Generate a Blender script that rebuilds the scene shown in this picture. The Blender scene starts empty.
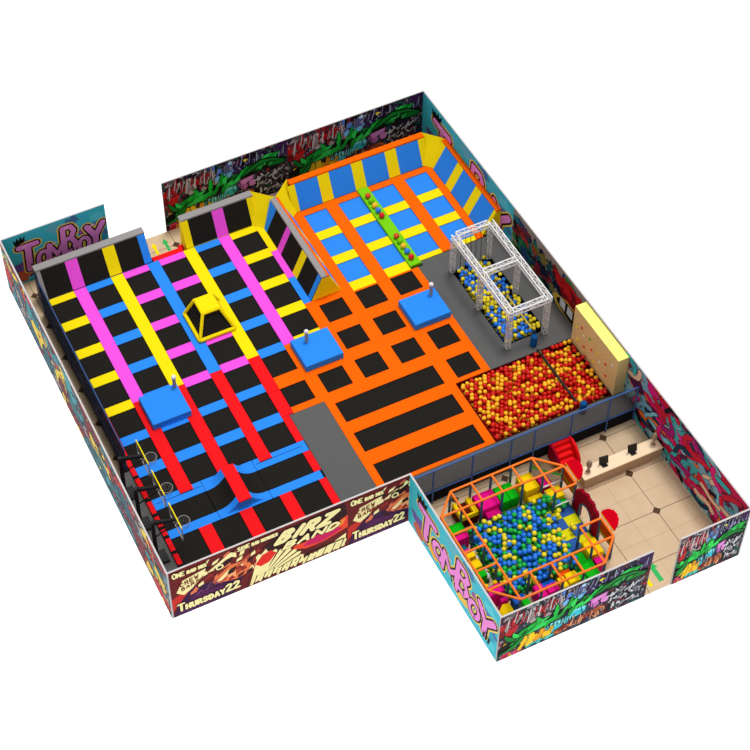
import bpy, math, random
import numpy as np
from mathutils import Matrix, Vector
random.seed(7)
C = bpy.context.scene.collection
sc = bpy.context.scene

# ---------------------------------------------------------------- camera
cd = bpy.data.cameras.new('camera'); cam = bpy.data.objects.new('camera', cd); C.objects.link(cam)
CR = [[0.91160201, 0.33560209, -0.23738788], [-0.40778546, 0.66538249, -0.62528167], [-0.05189209, 0.66681136, 0.74341767]]
CP = [-9.7066, -34.15484, 58.49147]
cam.matrix_world = Matrix([CR[i] + [CP[i]] for i in range(3)] + [[0, 0, 0, 1]])
cd.sensor_width = 36; cd.sensor_fit = 'HORIZONTAL'
cd.lens = 87.36396
cd.shift_x = 0.194986; cd.shift_y = -0.148616
cd.clip_start = 1; cd.clip_end = 400
sc.camera = cam
# ---------------------------------------------------------------- light
w = bpy.data.worlds.new('studio'); sc.world = w; w.use_nodes = True
nt = w.node_tree; bg = nt.nodes['Background']
tc = nt.nodes.new('ShaderNodeTexCoord'); sep = nt.nodes.new('ShaderNodeSeparateXYZ')
mr = nt.nodes.new('ShaderNodeMapRange')
nt.links.new(tc.outputs['Generated'], sep.inputs[0]); nt.links.new(sep.outputs['Z'], mr.inputs['Value'])
mr.inputs['From Min'].default_value = -0.08; mr.inputs['From Max'].default_value = 0.08
mr.inputs['To Min'].default_value = 1.4; mr.inputs['To Max'].default_value = 0.62
bg.inputs['Color'].default_value = (1, 1, 1, 1)
nt.links.new(mr.outputs[0], bg.inputs['Strength'])
sd = bpy.data.lights.new('sun', 'SUN'); sun = bpy.data.objects.new('sun', sd); C.objects.link(sun)
sd.energy = 1.9; sd.angle = math.radians(14); sd.color = (1, .985, .96)
sun.location = (10, 5, 30); sun.rotation_euler = (math.radians(-6), math.radians(9), 0)
sc.view_settings.view_transform = 'Standard'; sc.view_settings.look = 'None'
sc.view_settings.exposure = 0.0; sc.view_settings.gamma = 1.0
sc.view_settings.use_curve_mapping = False

# ---------------------------------------------------------------- materials
def lin(c):
    r = []
    for v in c:
        v /= 255.0
        r.append(v / 12.92 if v <= .04045 else ((v + .055) / 1.055) ** 2.4)
    return tuple(r) + (1,)
MATS = {}
def mat(name, rgb, rough=.6, spec=.3, alpha=None, var=.0, metal=0, scale=3.0, bump=0):
    if name in MATS: return MATS[name]
    m = bpy.data.materials.new(name); m.use_nodes = True
    n = m.node_tree; b = n.nodes['Principled BSDF']
    b.inputs['Roughness'].default_value = rough; b.inputs['Metallic'].default_value = metal
    b.inputs['Specular IOR Level'].default_value = spec
    col = lin(rgb)
    if var:
        t = n.nodes.new('ShaderNodeTexCoord'); no = n.nodes.new('ShaderNodeTexNoise'); no.inputs['Scale'].default_value = scale
        n.links.new(t.outputs['Object'], no.inputs['Vector'])
        mx = n.nodes.new('ShaderNodeMix'); mx.data_type = 'RGBA'
        mx.inputs[6].default_value = tuple(v * (1 - var) for v in col[:3]) + (1,)
        mx.inputs[7].default_value = tuple(min(1, v * (1 + var)) for v in col[:3]) + (1,)
        n.links.new(no.outputs[0], mx.inputs[0]); n.links.new(mx.outputs[2], b.inputs['Base Color'])
        if bump:
            bp = n.nodes.new('ShaderNodeBump'); bp.inputs['Strength'].default_value = bump
            n.links.new(no.outputs[0], bp.inputs['Height']); n.links.new(bp.outputs[0], b.inputs['Normal'])
    else:
        b.inputs['Base Color'].default_value = col
    if alpha is not None:
        tr = n.nodes.new('ShaderNodeBsdfTransparent'); ms = n.nodes.new('ShaderNodeMixShader')
        out = n.nodes['Material Output']; ms.inputs[0].default_value = alpha
        n.links.new(tr.outputs[0], ms.inputs[1]); n.links.new(b.outputs[0], ms.inputs[2]); n.links.new(ms.outputs[0], out.inputs[0])
    MATS[name] = m; return m

VP = dict(rough=.6, spec=.04, var=.03, scale=1.2)
YEL = mat('yellow_vinyl', (252, 226, 14), **VP)
PNK = mat('pink_vinyl', (243, 84, 226), **VP)
BLU = mat('blue_vinyl', (45, 140, 246), **VP)
RED = mat('red_vinyl', (240, 24, 30), **VP)
ORA = mat('orange_vinyl', (255, 102, 0), **VP)
GRN = mat('lime_vinyl', (120, 208, 20), **VP)
BLK = mat('black_jump_mesh', (33, 31, 28), rough=.8, spec=.05, var=.05, scale=6)
WEB = mat('black_webbing', (22, 20, 20), rough=.8, spec=.05)
SKY = mat('blue_jump_mesh', (48, 138, 240), rough=.7, spec=.05, var=.03, scale=4)
SKE = mat('blue_webbing', (34, 100, 180), rough=.7, spec=.05)
GRY = mat('grey_mat', (94, 94, 94), rough=.8, spec=.1, var=.04, scale=2)
CAP = mat('grey_cap', (152, 148, 148), rough=.7, spec=.1, var=.05)
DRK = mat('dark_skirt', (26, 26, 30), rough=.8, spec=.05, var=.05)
NAV = mat('navy_paint', (52, 80, 130), rough=.5)
NET = mat('navy_net', (44, 62, 104), rough=.8, alpha=.9)
GNET = mat('grey_net', (92, 92, 96), rough=.8, alpha=.35)
RAIL = mat('blue_rail', (52, 92, 160), rough=.4)
WHT = mat('white_metal', (240, 240, 240), rough=.35, var=.02)
BLKP = mat('black_paint', (20, 18, 18), rough=.5)
OPI = mat('orange_pipe', (255, 126, 24), rough=.45)
BPO = mat('steel_blue_foam', (58, 96, 124), rough=.6)
MAG = mat('magenta_foam', (232, 14, 138), **VP)
GFO = mat('green_foam', (12, 184, 22), **VP)
YFO = mat('yellow_foam', (255, 214, 8), **VP)
BFO = mat('blue_foam', (24, 90, 190), **VP)
RFO = mat('bright_red_foam', (235, 0, 34), **VP)
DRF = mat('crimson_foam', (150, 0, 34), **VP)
MRN = mat('dark_maroon', (92, 22, 4), **VP)
WDC = mat('pale_wood', (255, 226, 190), rough=.5, var=.05, scale=5)
WDD = mat('counter_wood', (190, 158, 128), rough=.6, var=.08, scale=4)
CLB = mat('climbing_board', (236, 206, 140), rough=.7, var=.03)
CLT = mat('climbing_board_lit', (252, 250, 130), rough=.7, var=.02)  # board colour brightened to paint in the light falling on the top face
GLS = mat('clear_board', (190, 200, 200), rough=.1, alpha=.12)
EDG = mat('wall_edge', (205, 200, 200), rough=.6)
WALLB = mat('wall_plain', (190, 190, 190), rough=.8)
BALLM = dict(rough=.35, spec=.35)
BR_ = mat('ball_red', (212, 18, 8), **BALLM); BY_ = mat('ball_yellow', (255, 192, 34), **BALLM)
BB_ = mat('ball_blue', (34, 126, 236), **BALLM); BG_ = mat('ball_green', (22, 184, 70), **BALLM)
BO_ = mat('ball_orange', (215, 80, 20), **BALLM)
FY_ = mat('ball_lemon', (246, 224, 36), **BALLM)

def tile_material():
    m = bpy.data.materials.new('beige_floor_tile'); m.use_nodes = True; n = m.node_tree; b = n.nodes['Principled BSDF']
    b.inputs['Roughness'].default_value = .5; b.inputs['Specular IOR Level'].default_value = .15
    t = n.nodes.new('ShaderNodeTexCoord'); s = n.nodes.new('ShaderNodeSeparateXYZ'); n.links.new(t.outputs['Object'], s.inputs[0])
    def M(op, a, bb=None):
        q = n.nodes.new('ShaderNodeMath'); q.operation = op
        for i, v in enumerate((a, bb)):
            if v is None: continue
            if isinstance(v, (int, float)): q.inputs[i].default_value = v
            else: n.links.new(v, q.inputs[i])
        return q.outputs[0]
    def dist(o, off, p):
        u = M('DIVIDE', M('SUBTRACT', o, off), p)
        fr = M('SUBTRACT', u, M('ROUND', u)); return M('MULTIPLY', M('ABSOLUTE', fr), p)
    dx = dist(s.outputs[0], 18.37, 2.2); dy = dist(s.outputs[1], 0.0, 1.9)
    hx = dist(s.outputs[0], 18.37 + 1.1, 2.2); hy = dist(s.outputs[1], .95, 1.9)
    dia = M('LESS_THAN', M('ADD', dx, dy), .185)
    grout = M('LESS_THAN', M('MINIMUM', dx, dy), .016)
    faint = M('LESS_THAN', M('MINIMUM', hx, hy), .014)
    no = n.nodes.new('ShaderNodeTexNoise'); no.inputs['Scale'].default_value = 1.6; no.inputs['Detail'].default_value = 5
    n.links.new(t.outputs['Object'], no.inputs['Vector'])
    def mix(fac, a, c):
        q = n.nodes.new('ShaderNodeMix'); q.data_type = 'RGBA'
        if isinstance(fac, (int, float)): q.inputs[0].default_value = fac
        else: n.links.new(fac, q.inputs[0])
        for i, v in ((6, a), (7, c)):
            if isinstance(v, tuple): q.inputs[i].default_value = v
            else: n.links.new(v, q.inputs[i])
        return q.outputs[2]
    base = mix(no.outputs[0], lin((206, 178, 144)), lin((226, 202, 168)))
    c1 = mix(M('MULTIPLY', faint, .3), base, lin((150, 122, 90)))
    c2 = mix(grout, c1, lin((140, 112, 84)))
    c3 = mix(dia, c2, lin((84, 58, 40)))
    n.links.new(c3, b.inputs['Base Color'])
    return m
TILE = tile_material()

def graffiti_material(name, cols, sc_=1.1, seed=0., line=.05, stretch=(1, 1, 1)):
    m = bpy.data.materials.new(name); m.use_nodes = True; n = m.node_tree; b = n.nodes['Principled BSDF']
    b.inputs['Roughness'].default_value = .6; b.inputs['Specular IOR Level'].default_value = .1
    t = n.nodes.new('ShaderNodeTexCoord'); mp = n.nodes.new('ShaderNodeMapping')
    mp.inputs['Location'].default_value = (seed, seed * .7, seed * .3); mp.inputs['Scale'].default_value = stretch
    n.links.new(t.outputs['Object'], mp.inputs[0])
    no = n.nodes.new('ShaderNodeTexNoise'); no.inputs['Scale'].default_value = .9 * sc_; no.inputs['Detail'].default_value = 2
    n.links.new(mp.outputs[0], no.inputs['Vector'])
    va = n.nodes.new('ShaderNodeVectorMath'); va.operation = 'MULTIPLY_ADD'
    va.inputs[1].default_value = (2.4, 2.4, 2.4)
    n.links.new(no.outputs['Color'], va.inputs[0]); n.links.new(mp.outputs[0], va.inputs[2])
    vo = n.nodes.new('ShaderNodeTexVoronoi'); vo.inputs['Scale'].default_value = sc_; n.links.new(va.outputs[0], vo.inputs['Vector'])
    ve = n.nodes.new('ShaderNodeTexVoronoi'); ve.feature = 'DISTANCE_TO_EDGE'; ve.inputs['Scale'].default_value = sc_
    n.links.new(va.outputs[0], ve.inputs['Vector'])
    sp = n.nodes.new('ShaderNodeSeparateColor'); n.links.new(vo.outputs['Color'], sp.inputs[0])
    cr = n.nodes.new('ShaderNodeValToRGB'); cr.color_ramp.interpolation = 'CONSTANT'
    el = cr.color_ramp.elements
    while len(el) < len(cols): el.new(.5)
    for i, c in enumerate(cols): el[i].position = i / len(cols); el[i].color = lin(c)
    n.links.new(sp.outputs[0], cr.inputs[0])
    lt = n.nodes.new('ShaderNodeMath'); lt.operation = 'LESS_THAN'; lt.inputs[1].default_value = line
    n.links.new(ve.outputs[0], lt.inputs[0])
    mx = n.nodes.new('ShaderNodeMix'); mx.data_type = 'RGBA'; n.links.new(lt.outputs[0], mx.inputs[0])
    n.links.new(cr.outputs[0], mx.inputs[6]); mx.inputs[7].default_value = lin((18, 10, 22))
    n.links.new(mx.outputs[2], b.inputs['Base Color'])
    return m

# ---------------------------------------------------------------- mesh helpers
class MB:
    def __init__(s): s.v = []; s.f = []; s.mi = []; s.mats = []; s.sm = []
    def _m(s, m):
        if m not in s.mats: s.mats.append(m)
        return s.mats.index(m)
    def add(s, vs, fs, m, smooth=False):
        o = len(s.v); k = s._m(m); s.v += [tuple(v) for v in vs]
        for f in fs: s.f.append(tuple(i + o for i in f)); s.mi.append(k); s.sm.append(smooth)
    def box(s, x0, x1, y0, y1, z0, z1, m, ch=0, top=None):
        if x1 < x0: x0, x1 = x1, x0
        if y1 < y0: y0, y1 = y1, y0
        if not ch:
            s.add([(x0, y0, z0), (x1, y0, z0), (x1, y1, z0), (x0, y1, z0), (x0, y0, z1), (x1, y0, z1), (x1, y1, z1), (x0, y1, z1)],
                  [(0, 3, 2, 1), (0, 1, 5, 4), (1, 2, 6, 5), (2, 3, 7, 6), (3, 0, 4, 7)], m)
            o = len(s.v) - 8; s.f.append((o + 4, o + 5, o + 6, o + 7)); s.mi.append(s._m(top or m)); s.sm.append(False)
        else:
            c = ch; vs = []
            for (a, b_, z) in ((0, 0, z0), (0, 0, z1 - c), (c, c, z1)):
                vs += [(x0 + a, y0 + b_, z), (x1 - a, y0 + b_, z), (x1 - a, y1 - b_, z), (x0 + a, y1 - b_, z)]
            fs = [(0, 3, 2, 1)]
            for k in (0, 4):
                for i in range(4): j = (i + 1) % 4; fs.append((k + i, k + j, k + j + 4, k + i + 4))
            fs.append((8, 9, 10, 11)); s.add(vs, fs, m)
        return s
    def hexa(s, a, b_, m):     # a,b: two rings of n points joined into a solid
        n = len(a); vs = list(a) + list(b_)
        fs = [tuple(range(n))[::-1], tuple(range(n, 2 * n))] + [(i, (i + 1) % n, (i + 1) % n + n, i + n) for i in range(n)]
        s.add(vs, fs, m); return s
    def tube(s, p, q, r, m, n=8, r2=None, smooth=True):
        p = Vector(p); q = Vector(q); d = (q - p); L = d.length
        if L < 1e-6: return s
        d.normalize(); a = d.orthogonal().normalized(); b_ = d.cross(a); r2 = r if r2 is None else r2
        vs = [p + (a * math.cos(2 * math.pi * i / n) + b_ * math.sin(2 * math.pi * i / n)) * r for i in range(n)]
        vs += [q + (a * math.cos(2 * math.pi * i / n) + b_ * math.sin(2 * math.pi * i / n)) * r2 for i in range(n)]
        s.add(vs, [(i, (i + 1) % n, (i + 1) % n + n, i + n) for i in range(n)], m, smooth)
        s.add(vs[:n], [tuple(range(n))[::-1]], m); s.add(vs[n:], [tuple(range(n))], m); return s
    def path(s, pts, r, m, n=6):
        for i in range(len(pts) - 1): s.tube(pts[i], pts[i + 1], r, m, n)
        return s
    def lathe(s, cx, cy, prof, m, n=16):
        vs = []; fs = []
        for r, z in prof: vs += [(cx + r * math.cos(2 * math.pi * i / n), cy + r * math.sin(2 * math.pi * i / n), z) for i in range(n)]
        for k in range(len(prof) - 1):
            for i in range(n):
                j = (i + 1) % n; fs.append((k * n + i, k * n + j, (k + 1) * n + j, (k + 1) * n + i))
        s.add(vs, fs, m, True); s.add(vs[:n], [tuple(range(n))[::-1]], m); s.add(vs[-n:], [tuple(range(n))], m); return s
    def sphere(s, c, r, m, n=10, k=6, sx=1, sy=1, sz=1):
        vs = [(c[0], c[1], c[2] - r * sz)]; fs = []
        for a in range(1, k):
            t = -math.pi / 2 + math.pi * a / k
            for i in range(n):
                u = 2 * math.pi * i / n; vs.append((c[0] + sx * r * math.cos(t) * math.cos(u), c[1] + sy * r * math.cos(t) * math.sin(u), c[2] + sz * r * math.sin(t)))
        vs.append((c[0], c[1], c[2] + r * sz)); L = len(vs) - 1
        for i in range(n):
            j = (i + 1) % n; fs.append((0, 1 + j, 1 + i)); fs.append((L, L - n + i, L - n + j))
            for a in range(k - 2): o = 1 + a * n; fs.append((o + i, o + j, o + n + j, o + n + i))
        s.add(vs, fs, m, True); return s
    def mesh(s, name, origin=(0, 0, 0)):
        me = bpy.data.meshes.new(name); ox, oy, oz = origin
        me.from_pydata([(x - ox, y - oy, z - oz) for x, y, z in s.v], [], s.f)
        for m in s.mats: me.materials.append(m)
        me.polygons.foreach_set('material_index', s.mi); me.polygons.foreach_set('use_smooth', s.sm); me.update()
        return me
    def obj(s, name, parent=None, **kw):
        # every root carries its own origin; children share their parent's frame
        o = bpy.data.objects.new(name, None)
        bpy.data.objects.remove(o)
        org = (0, 0, 0)
        if parent is not None: org = tuple(parent.get('_org', (0, 0, 0)))
        elif kw.pop('local', True):
            xs = [v[0] for v in s.v]; ys = [v[1] for v in s.v]; zs = [v[2] for v in s.v]
            org = ((min(xs) + max(xs)) / 2, (min(ys) + max(ys)) / 2, min(zs))
        o = bpy.data.objects.new(name, s.mesh(name, org)); C.objects.link(o)
        o['_org'] = org
        if parent is not None: o.parent = parent
        else: o.location = org
        kw.pop('local', None)
        tag(o, **kw); return o
def tag(o, label=None, cat=None, group=None, kind=None):
    for k, v in (('label', label), ('category', cat), ('group', group), ('kind', kind)):
        if v: o[k] = v
    return o
def empty(name, loc, label, cat, group=None):
    o = bpy.data.objects.new(name, None); C.objects.link(o); o.location = loc; o['_org'] = loc; o.empty_display_size = .2
    return tag(o, label, cat, group)
ORD = ['first', 'second', 'third', 'fourth', 'fifth', 'sixth', 'seventh', 'eighth', 'ninth']

# ================================================================ SETTING
H = 3.0; D = .75; XR = 19.95; XT = 9.785; YB = 18.0; YG = -6.72
fl = MB()
fl.add([(0, 0, -.1), (XT, 0, -.1), (XT, YG, -.1), (XR, YG, -.1), (XR, YB, -.1), (0, YB, -.1),
        (0, 0, 0), (XT, 0, 0), (XT, YG, 0), (XR, YG, 0), (XR, YB, 0), (0, YB, 0)],
       [(6, 7, 8, 9, 10, 11), (5, 4, 3, 2, 1, 0)] + [(i, (i + 1) % 6, (i + 1) % 6 + 6, i + 6) for i in range(6)], TILE)
fl.obj('floor', local=False, kind='structure')

# ---- murals: printed pictures pasted on the walls
PAL = {}
def pc(rgb):
    if rgb not in PAL:
        PAL[rgb] = mat('mural_ink_%02x%02x%02x' % rgb, rgb, rough=.6, spec=.08)
    return PAL[rgb]
class Mural:
    def __init__(s, o, u, wd, n):      # o bottom-left seen from the front, u along, n towards the viewer
        s.o = Vector(o); s.u = Vector(u); s.w = wd; s.n = Vector(n); s.mb = MB(); s.k = 1; s.c = 0
    def P(s, a, b_, k): return s.o + s.u * a + Vector((0, 0, 1)) * b_ + s.n * (.003 + .0035 * k + 2e-5 * (s.c % 160))
    def poly(s, pts, col, k=None):
        k = s.k if k is None else k; s.c += 1
        q = [(min(max(a, 0), s.w), min(max(b_, .0), H)) for a, b_ in pts]
        s.mb.add([s.P(a, b_, k) for a, b_ in q], [tuple(range(len(q)))], col if not isinstance(col, tuple) else pc(col))
    def disc(s, a, b_, r, col, k=None, n=10): s.poly([(a + r * math.cos(2 * math.pi * i / n), b_ + r * math.sin(2 * math.pi * i / n)) for i in range(n)], col, k)
    def stroke(s, pts, wd, col, k=None):
        for i, (a, b_) in enumerate(pts):
            s.disc(a, b_, wd / 2, col, k)
            if i:
                c, d = pts[i - 1]; L = math.hypot(a - c, b_ - d)
                if L < 1e-5: continue
                nx, ny = -(b_ - d) / L * wd / 2, (a - c) / L * wd / 2
                s.poly([(c - nx, d - ny), (a - nx, b_ - ny), (a + nx, b_ + ny), (c + nx, d + ny)], col, k)
    def leaf(s, a, b_, ang, L, wd, col, out=(8, 12, 8), k=1, bend=.2):
        def shape(g):
            R_ = []
            for t, h in ((-.02 - g * .5, 0), (.2, .5), (.45, .62), (.75, .38), (1 + g, 0), (.7, -.22), (.4, -.42), (.15, -.4)):
                hh = h * wd + (g * .6 * L if h > 0 else (-g * .6 * L if h < 0 else 0))
                x = t * L; y = hh + bend * L * math.sin(min(1, max(0, t)) * math.pi)
                R_.append((a + x * math.cos(ang) - y * math.sin(ang), b_ + x * math.sin(ang) + y * math.cos(ang)))
            return R_
        s.poly(shape(.07), out, k); s.poly(shape(0), col, k + 1)
    def splat(s, a, b_, rx, ry, col, n=14, jag=.35, k=0, rnd=random):
        s.poly([(a + rx * (1 + rnd.uniform(-jag, jag)) * math.cos(2 * math.pi * i / n), b_ + ry * (1 + rnd.uniform(-jag, jag)) * math.sin(2 * math.pi * i / n)) for i in range(n)], col, k)

def arc(cx, cy, rx, ry, a0, a1, n=7): return [(cx + rx * math.cos(math.radians(a0 + (a1 - a0) * i / n)), cy + ry * math.sin(math.radians(a0 + (a1 - a0) * i / n))) for i in range(n + 1)]
G = {
 'A': [[(0, 0), (.5, 1), (1, 0)], [(.2, .38), (.8, .38)]], 'B': [[(0, 0), (0, 1), (.6, 1), (.85, .8), (.6, .54), (0, .54)], [(.6, .54), (.95, .28), (.65, 0), (0, 0)]],
 'C': [arc(.5, .5, .5, .5, 50, 310)], 'D': [[(0, 0), (0, 1), (.5, 1), (.95, .65), (.95, .35), (.5, 0), (0, 0)]],
 'E': [[(.9, 1), (0, 1), (0, 0), (.9, 0)], [(0, .5), (.7, .5)]], 'H': [[(0, 0), (0, 1)], [(1, 0), (1, 1)], [(0, .5), (1, .5)]],
 'I': [[(.5, 0), (.5, 1)]], 'M': [[(0, 0), (0, 1), (.5, .35), (1, 1), (1, 0)]], 'N': [[(0, 0), (0, 1), (1, 0), (1, 1)]],
 'O': [arc(.5, .5, .5, .5, 90, 450, 12)], 'R': [[(0, 0), (0, 1), (.7, 1), (.9, .75), (.7, .5), (0, .5)], [(.45, .5), (1, 0)]],
 'S': [[(.95, .85), (.6, 1), (.2, .95), (.05, .72), (.3, .55), (.75, .45), (.95, .25), (.7, .03), (.3, 0), (0, .15)]],
 'T': [[(0, 1), (1, 1)], [(.5, 1), (.5, 0)]], 'U': [[(0, 1), (0, .3), (.3, 0), (.7, 0), (1, .3), (1, 1)]], 'V': [[(0, 1), (.5, 0), (1, 1)]],
 'W': [[(0, 1), (.25, 0), (.5, .6), (.75, 0), (1, 1)]], 'X': [[(0, 0), (1, 1)], [(0, 1), (1, 0)]], 'Y': [[(0, 1), (.5, .5), (1, 1)], [(.5, .5), (.5, 0)]],
 'Z': [[(0, 1), (1, 1), (0, 0), (1, 0)]], '2': [[(.05, .8), (.4, 1), (.85, .9), (.85, .65), (0, 0), (1, 0)]], ' ': []}
def write(mu, text, a, b_, cw, chh, wd, col, k=3, gap=1.35, slope=0., out=None, ow=.1, out2=None, ow2=.25, slant=.0, jit=0, sizes=None, rnd=random.Random(3)):
    layers = [(out2, wd + ow2, k), (out, wd + ow, k + 1), (col, wd, k + 2)]
    x = a
    for i, ch in enumerate(text):
        sz = sizes[i] if sizes else 1
        dy = rnd.uniform(-jit, jit); lw = cw * sz * (.35 if ch == 'I' else (.5 if ch == ' ' else 1))
        for c, ww, kk in layers:
            if c is None: continue
            for st in G[ch]:
                pts = []
                for (p, q) in st:
                    if ch == 'I': p = .5
                    X = x + p * lw + q * chh * sz * slant; Y = b_ + dy + q * chh * sz + slope * (x - a)
                    pts.append((X, Y))
                mu.stroke(pts, ww, c, kk)
        x += lw + cw * (gap - 1)
    return x

def tomboy(mu):
    W = mu.w; s = W / 8.0; r = random.Random(5)
    T1 = (62, 190, 208)
    mu.poly([(0, 0), (W, 0), (W, H), (0, H)], T1, 0)
    for i in range(16): mu.splat(r.uniform(.05, .95) * W, r.uniform(.2, 2.8), .5 * s, .3, r.choice([(84, 205, 220), (48, 160, 190), (96, 180, 200), (70, 120, 170)]), k=0.3 + i * .02, rnd=r)
    for a, b_, c in ((.12, 1.0, (110, 80, 160)), (.2, .6, (90, 60, 140)), (.8, 1.9, (150, 80, 150)), (.86, 1.2, (70, 60, 130)), (.15, .45, (200, 90, 60)), (.3, .6, (240, 170, 40)), (.62, .55, (240, 190, 60))):
        mu.splat(a * W, b_, .55 * s, .32, c, k=.7, rnd=r)
    PK = (240, 140, 218)
    spec = [('T', .13, .72, 1.35, 1.45, .36), ('O', .30, .72, .8, .8, .26), ('M', .41, .62, 1.25, 1.15, .25), ('B', .56, .92, 1.0, 1.5, .30), ('O', .70, .62, .8, .85, .24), ('Y', .79, .62, 1.25, 1.4, .34)]
    sw = .5 + .5 * s
    for (col, ex, k) in (((245, 205, 90), .34, 1), ((14, 8, 14), .18, 2), (PK, 0, 3)):
        for i, (ch, a, b_, cw, chh, ww) in enumerate(spec):
            for st in G[ch]:
                mu.stroke([(a * W + p * cw * s + q * .12 * s, b_ + q * chh) for p, q in st], (ww + ex) * sw, col, k)
    for ch, a, b_, cw, chh, ww in spec:      # dark accents inside the letters
        mu.stroke([(a * W + .62 * cw * s, b_ + .2 * chh), (a * W + .7 * cw * s, b_ + .02 * chh)], .07, (30, 10, 40), 4)
        mu.stroke([(a * W + .3 * cw * s, b_ + chh * .98), (a * W + .55 * cw * s, b_ + chh * 1.03)], .06, (255, 190, 240), 4)
    a = .115 * W; b_ = 2.35     # little black crown above the first letter
    mu.poly([(a, b_), (a + .75 * s, b_ + .1), (a + .85 * s, b_ + .5), (a + .62 * s, b_ + .28), (a + .5 * s, b_ + .52), (a + .36 * s, b_ + .26), (a + .2 * s, b_ + .48), (a + .12 * s, b_ + .24), (a - .1 * s, b_ + .42)], (10, 10, 10), 3)
    for i in range(3): mu.poly([(.86 * W + i * .2 * s, .32), (.86 * W + i * .2 * s + .12 * s, .35), (.87 * W + i * .2 * s + .14 * s, .75), (.865 * W + i * .2 * s, .7)], (10, 10, 10), 4)

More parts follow.
